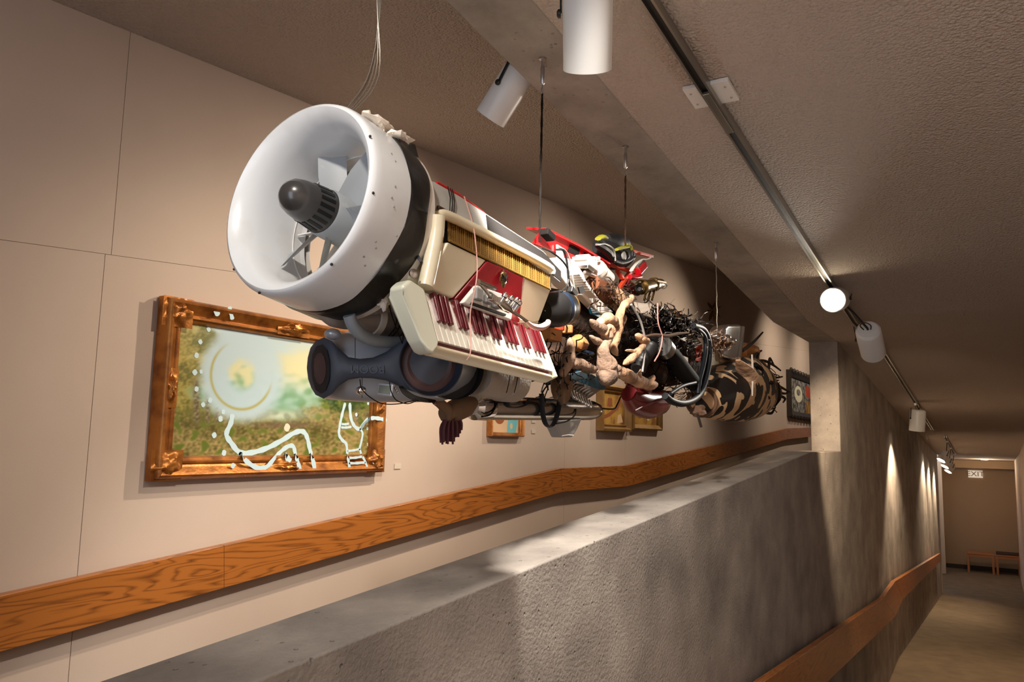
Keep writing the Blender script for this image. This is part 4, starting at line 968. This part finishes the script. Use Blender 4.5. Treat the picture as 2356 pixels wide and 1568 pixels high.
O('lens', MB().bar(at(1467, 626, 1.11), at(1482, 609, 1.11), .026, .026), 'red_lens', tl, bev=.005)
O('bulb_lens', MB().tube(path(1.11, (1450, 636), (1462, 638), (1474, 636)), [.009, .012, .008], 14), 'red_lens', tl)
# black and yellow boot
bo = T('skate_boot', 'black inline skate boot with yellow panels on the red channel', 'boot', at(1415, 610, 1.17))
O('shell', MB().tube(smooth(path(1.17, (1378, 566), (1392, 580), (1408, 590), (1428, 592), (1446, 588)), 4), [.028, .046, .05, .044, .03], 20), 'boot_black', bo, angle=60)
O('cuff', MB().tube(smooth(path(1.18, (1395, 550), (1412, 556), (1430, 560), (1442, 566)), 4), [.02, .033, .034, .02], 16), 'boot_black', bo, angle=60)
O('toe_guard', MB().tube(smooth(path(1.12, (1370, 560), (1385, 568), (1400, 580), (1410, 596)), 4), [.012, .016, .016, .01], 10), 'black_gloss', bo)
for a_, b_, c_, w_ in (((1376, 549), (1384, 545), (1393, 548), .018), ((1418, 574), (1430, 570), (1444, 568), .014), ((1440, 562), (1448, 566), (1452, 574), .012)):
    O('yellow_panel', MB().tube(smooth(path(1.115, a_, b_, c_), 4), [w_*.7, w_, w_*.7], 10, flat=.5), 'boot_yellow', bo)
O('buckle', MB().lathe([(0, .016), (.008, .016), (.01, .006)], at(1433, 588, 1.12), (0, -1, .1), 18), 'grey_plastic', bo)
O('strap', MB().tube(smooth(path(1.11, (1372, 562), (1395, 562), (1412, 575), (1416, 600)), 5), .004, 8), 'wire_grey', bo)
O('strap', MB().tube(smooth(path(1.115, (1415, 600), (1432, 604), (1452, 596), (1455, 580)), 5), .007, 8), 'boot_black', bo)
# brass carburettor
bc = T('brass_carburettor', 'small brass carburettor standing up behind the red tail light', 'carburettor', at(1498, 690, 1.13))
O('barrel', MB().tube(path(1.13, (1470, 662), (1484, 658), (1505, 654), (1520, 652)), [.022, .026, .024, .020], 22), 'brass', bc)
O('barrel_ring', MB().tube(path(1.13, (1476, 660), (1481, 659)), .030, 22), 'brass', bc)
O('barrel_ring', MB().tube(path(1.13, (1502, 655), (1506, 654)), .029, 22), 'brass', bc)
O('throat', MB().lathe([(0, .015), (.004, .011), (.02, .010), (.02, .001)], at(1469, 662, 1.115), (1, .1, 0), 18, cap=False), 'black', bc)
O('lever', MB().bar(at(1512, 646, 1.1), at(1532, 650, 1.1), .006, .006), 'brass', bc)
O('spring_loop', MB().tube(smooth(path(1.1, (1524, 650), (1534, 656), (1528, 664), (1518, 660)), 5), .0022, 6), 'steel', bc)
for a_, b_ in (((1500, 660), (1490, 690)), ((1508, 662), (1500, 690)), ((1488, 668), (1482, 690))):
    O('leg', MB().tube(path(1.12, a_, b_), .0045, 8), 'brass', bc)
# white machine parts
wm = T('engine_part', 'white painted finned engine casting behind the black lamp shade', 'engine part', at(1330, 690, 1.1))
O('casting', MB().poly([at(x, y, 1.09) for x, y in ((1290, 590), (1322, 596), (1345, 630), (1355, 668), (1338, 680), (1305, 655), (1285, 625))], (0, .05, 0)), 'plastic_white', wm, bev=.006)
for k in range(8):
    p = at(1328 + k*3.6, 640 + k*5.2, 1.07); O('fin', MB().box(p, (.055, .04, .003), basis((1, 0, -.28))), 'plastic_white', wm)
O('arm', MB().poly([at(x, y, 1.08) for x, y in ((1337, 676), (1358, 668), (1412, 716), (1404, 726), (1380, 720))], (0, .03, 0)), 'plastic_white', wm, bev=.005)
O('label_stripe', MB().poly([at(x, y, 1.082) for x, y in ((1358, 706), (1380, 719), (1384, 732), (1364, 722))], (0, .01, 0)), 'teal', wm)
wc_ = T('white_gearbox', 'small white ribbed gearbox sitting on the red channel', 'gearbox', at(1350, 622, 1.1))
O('box', MB().box(at(1349, 605, 1.10), (.085, .05, .038), basis((1, .1, -.05))), 'plastic_white', wc_, bev=.005)
for k in range(4): O('rib', MB().box(at(1334+k*10, 594+k*0.5, 1.10), (.012, .05, .012), basis((1, .1, -.05))), 'plastic_white', wc_, bev=.002)
O('lower_plate', MB().box(at(1345, 619, 1.10), (.06, .045, .012), basis((1, .1, -.05))), 'chrome_worn', wc_, bev=.002)
O('cylinder', MB().tube(path(1.1, (1372, 612), (1384, 626), (1400, 640)), [.022, .026, .024], 18), 'plastic_white', wc_)
O('cylinder_ring', MB().tube(path(1.1, (1374, 616), (1380, 622)), .029, 18), 'foil', wc_)
O('linkage', MB().tube(path(1.09, (1345, 626), (1365, 634), (1388, 645)), .006, 8), 'steel', wc_)
O('dark_motor', MB().tube(path(1.1, (1362, 650), (1385, 668), (1400, 690)), [.028, .034, .026], 18), 'rust', label='rusty dark motor below the white gearbox', cat='motor')
O('fabric_shade', MB().tube(smooth(path(1.1, (1392, 668), (1412, 682), (1430, 700)), 4), [.022, .036, .034], 18), 'driftwood', label='beige conical shade beside the dark motor', cat='shade')
O('grey_rail', MB().tube(smooth(path(1.1, (1405, 668), (1440, 690), (1462, 715)), 4), .014, 10, flat=.5), 'grey_plastic', label='flat grey rail behind the bright driftwood tip', cat='rail')
# black lamp shade (clip lamp)
bl = T('clip_lamp', 'black clip lamp with gold rim next to the accordion', 'lamp', at(1300, 748, 1.0))
ba, bb_ = at(1246, 716, .985), at(1337, 702, .985)
O('shade', MB().lathe([(0, .030), (.02, .040), (.05, .0475), (.095, .049), (.13, .047), (.133, .042), (.09, .040), (.02, .03), (.02, .001)], ba, bb_-ba, 40, cap=False), 'black', bl)
O('rim', MB().lathe([(.130, .046), (.137, .047), (.140, .041), (.133, .039)], ba, bb_-ba, 40, cap=False), 'gold_mesh', bl)
O('blue_band', MB().lathe([(.085, .0485), (.087, .0497), (.104, .0495), (.106, .0483)], ba, bb_-ba, 40, cap=False), 'navy', bl)
O('cord_grip', MB().bar(at(1310, 664, .96), at(1322, 680, .96), .02, .02), 'black', bl, bev=.004)
O('flag', MB().poly([at(x, y, .95) for x, y in ((1331, 660), (1342, 657), (1347, 672), (1335, 675))], (0, .004, 0)), 'black_gloss', bl)
for lb, pts, r, m in (('black cord rising in an arch from the clip lamp', ((1314, 666), (1308, 640), (1304, 600), (1296, 576), (1280, 574)), .0032, 'black'),
                   ('thin dark cord swinging round the board end to the lamp', ((1245, 570), (1270, 580), (1296, 602), (1308, 625), (1305, 655), (1290, 672)), .0026, 'black'),
                   ('second thin cord beside the arch of black cord', ((1283, 568), (1300, 575), (1312, 600), (1318, 640), (1322, 662)), .002, 'grey_plastic')):
    O('power_cord', MB().tube(smooth(path(.965, *pts), 6), r, 7), m, label=lb, cat='cord')
# small wooden and copper bits under the lamp
for i, (x, y, w_, h_, m, lb) in enumerate(((1270, 770, .07, .035, 'tan_hide', 'tan wooden block under the clip lamp'), (1287, 752, .012, .022, 'red_orange', 'small orange peg under the clip lamp'), (1306, 757, .012, .024, 'tan_hide', 'small tan peg under the clip lamp'), (1330, 790, .07, .05, 'tan_hide', 'brown glazed bowl behind the grey driftwood'))):
    mb = MB().box(at(x, y, 1.04), (w_, .03, h_)) if i < 3 else MB().ball(at(x, y, 1.09), (.042, .03, .026), 18, 12, amp=.2)
    O(('wooden_block', 'wooden_peg', 'wooden_peg', 'bowl')[i], mb, m, label=lb, cat=('block', 'peg', 'peg', 'bowl')[i], bev=.003 if i < 3 else 0)
O('teal_saucer', MB().lathe([(0, .03), (.006, .036), (.012, .03)], at(1342, 812, 1.09), (0, -.3, 1), 24), 'navy', label='dark teal saucer under the brown glazed bowl', cat='saucer')
# teal tray with prongs
te = T('teal_tray', 'teal plastic tray with a row of grey bent prongs', 'tray', at(1340, 930, 1.1))
O('tray', MB().poly([at(x, y, 1.10) for x, y in ((1302, 858), (1345, 848), (1398, 880), (1394, 897), (1370, 898), (1318, 874), (1304, 886))], (0, .08, 0)), 'teal', te, bev=.006)
O('lower_body', MB().poly([at(x, y, 1.13) for x, y in ((1290, 915), (1312, 905), (1355, 930), (1358, 942), (1330, 940), (1292, 930))], (0, .05, 0)), 'navy', te, bev=.006)
pp_ = O('prong_plate', MB().poly([at(x, y, 1.085) for x, y in ((1312, 886), (1326, 876), (1382, 897), (1356, 916))], (0, .012, 0)), 'prong_grey', te, bev=.002)
for k in range(7):
    x, y = 1313 + k*6.4, 888 + k*3.6
    O('prong', MB().tube(smooth(path(1.07, (x+12, y-8), (x, y), (x-1, y+8), (x+3, y+20), (x+7, y+27), (x+9, y+22), (x+4, y+10)), 4), .0034, 7), 'prong_grey', pp_)
# driftwood
def drift(label, m, *branches):
    t = T('driftwood', label, 'driftwood', at(branches[0][0][0][0], max(p[1] for p in branches[0][0]), branches[0][2]), 'driftwood roots')
    for pts, rad, Y in branches:
        pp = smooth(path(Y, *pts), 5); k = mpp(pp[0])
        n_ = len(pp); rr = []
        for i in range(n_):
            f = i/(n_-1)*(len(rad)-1); j = min(int(f), len(rad)-2); r = rad[j]+(rad[j+1]-rad[j])*(f-j)
            e = min(i, n_-1-i); rr.append(r*k*(1+.4*mnoise.noise(pp[i]*40))*(.25 if e == 0 else .78 if e == 1 else 1))
        O('branch', MB().tube(pp, rr, 14), m, t, angle=70)
drift('bright forked driftwood root reaching up beside the paper tag', 'driftwood',
      (((1456, 678), (1448, 692), (1434, 704), (1424, 730), (1418, 752), (1414, 775), (1412, 800), (1420, 818)), (5, 8, 9, 10, 15, 13, 9, 6), 1.02),
      (((1420, 745), (1400, 733), (1384, 738), (1374, 752), (1366, 745)), (14, 13, 10, 8, 4), 1.01), (((1412, 768), (1402, 752), (1394, 764), (1398, 775)), (12, 7, 7, 4), .99),
      (((1418, 752), (1434, 742), (1440, 724)), (10, 6, 3), 1.03))
drift('grey knobbly driftwood burl hanging in the middle of the sculpture', 'driftwood_grey',
      (((1358, 735), (1372, 750), (1392, 762), (1398, 782), (1388, 800), (1390, 822), (1398, 845), (1396, 865), (1388, 878)), (6, 11, 14, 13, 15, 17, 26, 25, 12), 1.0),
      (((1386, 790), (1370, 782), (1356, 772)), (10, 8, 4), 1.01), (((1410, 845), (1422, 852), (1412, 868)), (16, 12, 7), .99))
drift('upright grey driftwood stump beside the accordion end', 'driftwood_grey',
      (((1312, 776), (1310, 800), (1308, 825), (1300, 850), (1290, 862)), (7, 12, 14, 14, 8), 1.03), (((1308, 838), (1330, 836), (1352, 846), (1374, 852)), (14, 13, 12, 8), 1.04))
drift('bone-like driftwood branch with knots slanting right of the burl', 'driftwood',
      (((1462, 770), (1476, 778), (1482, 790), (1468, 808), (1452, 824), (1434, 838)), (6, 10, 8, 8, 9, 5), 1.0), (((1478, 780), (1490, 782), (1492, 790)), (8, 6, 3), .99), (((1466, 810), (1452, 806), (1438, 806)), (5, 4, 2), 1.0))
drift('thick driftwood limb with stubs above the maroon bottle', 'driftwood',
      (((1418, 848), (1440, 862), (1468, 876), (1496, 884), (1512, 884)), (13, 15, 15, 14, 6), 1.05), (((1466, 870), (1472, 858), (1474, 848)), (7, 5, 3), 1.04), (((1496, 880), (1502, 870), (1504, 862)), (8, 6, 3), 1.04))
# maroon bottle
mbt = T('maroon_bottle', 'maroon plastic bottle lying under the driftwood limb', 'bottle', at(1495, 950, 1.12))
O('body', MB().tube(smooth(path(1.12, (1446, 905), (1462, 922), (1490, 930), (1515, 925), (1530, 915)), 4), [.03, .048, .056, .05, .03], 20), 'maroon', mbt, angle=60)
O('neck', MB().tube(path(1.12, (1528, 916), (1542, 908)), [.022, .018], 16), 'black', mbt)
O('ridge', MB().tube(smooth(path(1.06, (1460, 944), (1480, 934), (1510, 922)), 4), .004, 8), 'maroon', mbt)
O('plastic_rag', MB().ball(at(1470, 890, 1.12), (.08, .04, .03), 18, 10, amp=.7, fr=20), 'maroon', label='dark red crumpled plastic above the maroon bottle', cat='plastic sheet')
# paper tag
tg = [at(x, y, 1.06) for x, y in ((1453, 693), (1475, 697), (1501, 698), (1496, 712), (1491, 723), (1470, 718), (1455, 708))]
O('paper_tag', MB().poly(tg, (0, .002, 0)), 'paper', label='torn white paper tag on the tangle of wires', cat='paper tag')
# headlight
hl = T('headlight', 'round chrome headlight inside the tangle of twigs', 'headlight', at(1520, 760, 1.15))
O('bowl', MB().lathe([(0, .02), (.02, .055), (.05, .066), (.055, .062), (.05, .058)], at(1545, 745, 1.18), at(1500, 738, 1.06)-at(1545, 745, 1.18), 32, cap=False), 'chrome_worn', hl)
O('glass', MB().lathe([(.048, .058), (.056, .04), (.06, .001)], at(1545, 745, 1.18), at(1500, 738, 1.06)-at(1545, 745, 1.18), 32, cap=False), 'chrome', hl)
# ribbed hose, big black pipe, hoses
O('ribbed_hose', MB().tube(smooth(path(1.06, (1500, 775), (1498, 795), (1488, 812), (1476, 830), (1468, 850)), 8), [.024 + .005*(k % 2) for k in range(33)], 16), 'black', label='black ribbed vacuum hose behind the bone-like branch', cat='hose')
bp_ = T('black_pipe', 'thick straight black pipe slanting down in the rear half', 'pipe', at(1595, 885, 1.05))
O('pipe', MB().tube(path(1.06, (1528, 800), (1548, 822), (1575, 858), (1597, 882)), [.032, .037, .038, .034], 22), 'black_matte', bp_)
O('collar', MB().tube(path(1.06, (1524, 796), (1532, 805)), .040, 22), 'steel', bp_)
for i, (lb, pts, r) in enumerate((('outer thick black hose looping round the rear half', ((1595, 748), (1618, 758), (1630, 785), (1632, 820), (1626, 860), (1614, 900), (1596, 920), (1570, 928), (1545, 922), (1530, 910)), .0135),
                                  ('inner black hose running down beside the thick one', ((1600, 752), (1620, 772), (1624, 800), (1618, 840), (1608, 880), (1606, 905)), .010),
                                  ('dark cable drooping from the bottle neck', ((1542, 905), (1570, 888), (1600, 880)), .007))):
    O('hose', MB().tube(smooth(path(1.03, *pts), 6), r, 12), 'strap_black', label=lb, cat='hose')
cb = T('crate', 'stained cream box with a red end inside the rear half', 'box', at(1580, 830, 1.15))
O('panel', MB().poly([at(x, y, 1.09) for x, y in ((1555, 778), (1600, 770), (1616, 790), (1606, 830), (1575, 828), (1545, 812))], (0, .08, 0)), 'cream_box', cb, bev=.004)
O('red_end', MB().poly([at(x, y, 1.085) for x, y in ((1598, 798), (1617, 792), (1612, 832), (1594, 828))], (0, .02, 0)), 'red_orange', cb, bev=.003)
for a_, b_ in (((1556, 818), (1582, 828)), ((1575, 848), (1592, 852))):
    O('white_card', MB().bar(at(*a_, 1.05), at(*b_, 1.05), .004, .02), 'paper', label='bright white card ' + ('above' if b_[1] < 830 else 'beside') + ' the thick black pipe', cat='card')
# twigs and wire tangle over the rear half
def tangle(name, label, cat, m, n_, box, Y, r, seed, L_=45):
    rnd = random.Random(seed); mb = MB()
    for _ in range(n_):
        x, y = rnd.uniform(box[0], box[2]), rnd.uniform(box[1], box[3])
        y += (x-box[0])*box[4]; a_ = rnd.uniform(0, 6.28); pts = []
        for k in range(5):
            pts.append(at(x, y, Y + rnd.uniform(-.05, .05))); a_ += rnd.uniform(-.8, .8)
            x += math.cos(a_)*L_/5; y += math.sin(a_)*L_/5
        mb.tube(smooth(pts, 2), rnd.uniform(.6, 1.2)*r, 5)
    return O(name, mb, m, label=label, cat=cat, kind='stuff')
tangle('vine_lattice', 'dark lattice of vines arched over the rear half of the sculpture', 'vines', 'twig_dark', 130, (1500, 696, 1615, 735, .42), 1.1, .003, 3, 24)
tangle('wire_tangle', 'tangle of dark wires and leads around the headlight', 'wires', 'wire_black', 90, (1440, 715, 1600, 850, .1), 1.10, .0022, 5, 60)
tangle('twig_tangle', 'loose brown twigs and roots at the rear underside', 'twigs', 'twig', 60, (1530, 880, 1640, 920, 0), 1.12, .002, 9, 40)
tangle('light_wire_tangle', 'pale thin wires among the lattice of vines', 'wires', 'wire_grey', 34, (1480, 695, 1620, 770, .3), 1.06, .0013, 11, 40)
tangle('wire_tangle', 'tangle of dark leads between accordion and driftwood', 'wires', 'wire_black', 50, (1255, 780, 1330, 900, 0), 1.05, .002, 13, 60)
tangle('scrap_wire_tangle', 'mixed brown wires among the white engine parts', 'wires', 'wire_brown', 40, (1370, 640, 1460, 700, .1), 1.07, .002, 17, 40)
O('branch', MB().tube(smooth(path(1.0, (1486, 773), (1508, 770), (1536, 772), (1560, 767), (1585, 765)), 5), [.004, .006, .0065, .006, .003], 8), 'twig', label='slim brown branch lying level across the rear half', cat='branch')
O('cord', MB().tube(smooth(path(.995, (1513, 697), (1514, 740), (1523, 770), (1522, 790), (1516, 812), (1506, 830)), 5), .0026, 6), 'pink_cord', label='pinkish cord hanging down over the rear tangle', cat='cord')
O('cord', MB().tube(smooth(path(1.0, (1452, 700), (1472, 735), (1482, 770), (1484, 800), (1478, 855)), 5), .004, 8), 'grey_plastic', label='grey cord running down from the paper tag', cat='cord')
for k, (x, y, s) in enumerate(((1563, 732, 14), (1584, 744, 11), (1572, 752, 9), (1555, 722, 9))):
    O('shell_shard', MB().ball(at(x, y, 1.09), (s*.0019, .01, s*.0018), 12, 8, amp=.6, fr=30), ('tan_hide', 'tan_hide', 'foil', 'driftwood')[k], label=('largest orange shard caught in the vine lattice', 'small orange shard near the black hose', 'pale pink shard below the orange ones', 'topmost tan shard in the vine lattice')[k], cat='shard')
# chrome mirror
mi = T('mirror', 'chrome truck mirror housing standing up near the tail', 'mirror', at(1690, 828, 1.1))
mq = [(1670, 752), (1676, 745), (1704, 745), (1711, 752), (1708, 790), (1702, 826), (1694, 830), (1664, 822)]
O('housing', MB().poly([at(x, y, 1.07) for x, y in mq], (.05, .10, 0)), 'chrome_soft', mi, bev=.018)
O('side_trim', MB().tube(path(1.066, (1708, 752), (1705, 790), (1699, 824)), .012, 12), 'chrome', mi)
O('mount', MB().ball(at(1672, 779, 1.05), .022, 16, 10), 'chrome', mi)
O('mount', MB().ball(at(1686, 785, 1.05), .018, 16, 10), 'chrome_worn', mi)
O('arm', MB().bar(at(1630, 772, 1.07), at(1674, 781, 1.05), .022, .02), 'grey_plastic', mi, bev=.004)
# tail: patterned hide drum, tan hide, branches
td = T('hide_drum', 'bulging cream hide drum painted with black organic pattern at the tail', 'drum', at(1690, 965, 1.12))
rings = []
for x, y0, y1, Y, dep in ((1604, 918, 940, 1.1, .05), (1616, 895, 955, 1.1, .11), (1640, 858, 963, 1.1, .18), (1672, 832, 967, 1.1, .22), (1704, 820, 968, 1.11, .22), (1730, 825, 962, 1.12, .20), (1752, 842, 953, 1.12, .16), (1764, 862, 940, 1.12, .10)):
    p, q = at(x, y0, Y), at(x, y1, Y); c0 = (p+q)/2; h_ = (p-q).length/2
    rings.append([c0 + V(0, 0, h_*math.sin(a_)*(1+.04*math.sin(3*a_+x))) + V(0, dep*.6*math.cos(a_), 0) for a_ in [2*math.pi*k/36 for k in range(36)]])
O('skin', MB().loft(rings), 'pattern_hide', td, angle=70)
O('tie_rope', MB().tube(smooth([rings[1][k] + V(-.01, 0, 0) for k in range(0, 36, 3)], 3, True), .010, 8, closed=True), 'twig', td)
O('knot', MB().ball(at(1606, 946, 1.02), (.035, .03, .025), 14, 10, amp=.5, fr=25), 'twig', td)
O('hanging_stick', MB().tube(path(1.0, (1604, 950), (1610, 970), (1613, 981)), .006, 6), 'twig_dark', td)
O('fur_flap', MB().tube(smooth(path(.98, (1698, 828), (1712, 848), (1722, 870), (1726, 905)), 4), [.012, .042, .045, .012], 14, flat=.35), 'driftwood', td)
O('bone_pin', MB().tube(path(.96, (1730, 815), (1732, 860), (1731, 910)), [.004, .006, .003], 7), 'paper', td)
ht = T('leather_bulge', 'tan leather bulge with dark straps behind the patterned drum', 'hide', at(1760, 940, 1.15))
O('bulge', MB().ball(at(1742, 886, 1.13), (.12, .09, .14), 24, 16, amp=.25, fr=6), 'tan_hide', ht)
O('upper_bulge', MB().ball(at(1720, 826, 1.16), (.11, .07, .08), 18, 12, amp=.5, fr=9), 'tan_hide', ht)
O('strap', MB().tube(smooth(path(1.0, (1738, 838), (1752, 850), (1748, 870), (1756, 882), (1775, 880)), 5), .012, 10), 'black_matte', ht)
O('strap', MB().tube(smooth(path(1.0, (1735, 905), (1752, 900), (1768, 915)), 4), .010, 10), 'black_matte', ht)
O('tail_cap', MB().tube(path(1.12, (1760, 903), (1776, 903)), [.10, .06], 14), 'core_dark', ht)
TW = ['long straight twig rising from beside the chrome mirror', 'short twig leaning right above the leather bulge', 'upright stub twig above the leather bulge', 'long arching twig reaching right over the leather bulge', 'thin zigzag twig standing on the arching one',
      'level twig tip pointing right halfway down the tail', 'longest twig pointing at the dark scalloped picture', 'short level twig below the longest one', 'hooked twig hanging down behind the tail nest', 'forked low twig drooping right of the tail', 'bottom twig curling under the tail', 'tiny twig stub above the black strap']
for i, pts in enumerate((((1708, 806), (1732, 788), (1755, 764)), ((1728, 822), (1742, 812), (1752, 806)), ((1740, 828), (1745, 812), (1744, 808)), ((1736, 830), (1760, 830), (1780, 840), (1796, 852)), ((1768, 850), (1770, 830), (1772, 824), (1780, 838)),
                         ((1770, 860), (1785, 868), (1800, 866)), ((1775, 878), (1800, 892), (1818, 902)), ((1785, 900), (1804, 905), (1814, 902)), ((1786, 890), (1794, 908), (1790, 915)), ((1790, 908), (1806, 916), (1802, 925)), ((1760, 948), (1775, 950), (1784, 936)), ((1745, 835), (1752, 838), (1754, 842)))):
    O('dead_twig', MB().tube(smooth(path(1.1, *pts), 4), [.010, .008, .005], 6), 'twig_dark', label=TW[i], cat='twig', group='bare twigs at the tail')
tangle('tail_twig_tangle', 'nest of fine twigs at the very end of the tail', 'twigs', 'twig', 40, (1762, 850, 1786, 940, 0), 1.1, .0035, 21, 26)
O('rattan_ball', MB().ball(at(1652, 790, 1.12), (.08, .06, .05), 16, 10, amp=.5, fr=14), 'twig', label='ragged twig ball beside the mirror arm', cat='twig ball')
tangle('straw_tangle', 'pale straw wound around the twig ball by the mirror', 'straw', 'driftwood', 40, (1636, 768, 1668, 805, 0), 1.06, .0022, 25, 26)
O('wood_slab', MB().poly([at(x, y, 1.1) for x, y in ((1640, 815), (1656, 798), (1662, 806), (1654, 838), (1634, 842))], (0, .05, 0)), 'cream_box', label='small weathered wood slab left of the mirror', cat='wood slab', bev=.003)
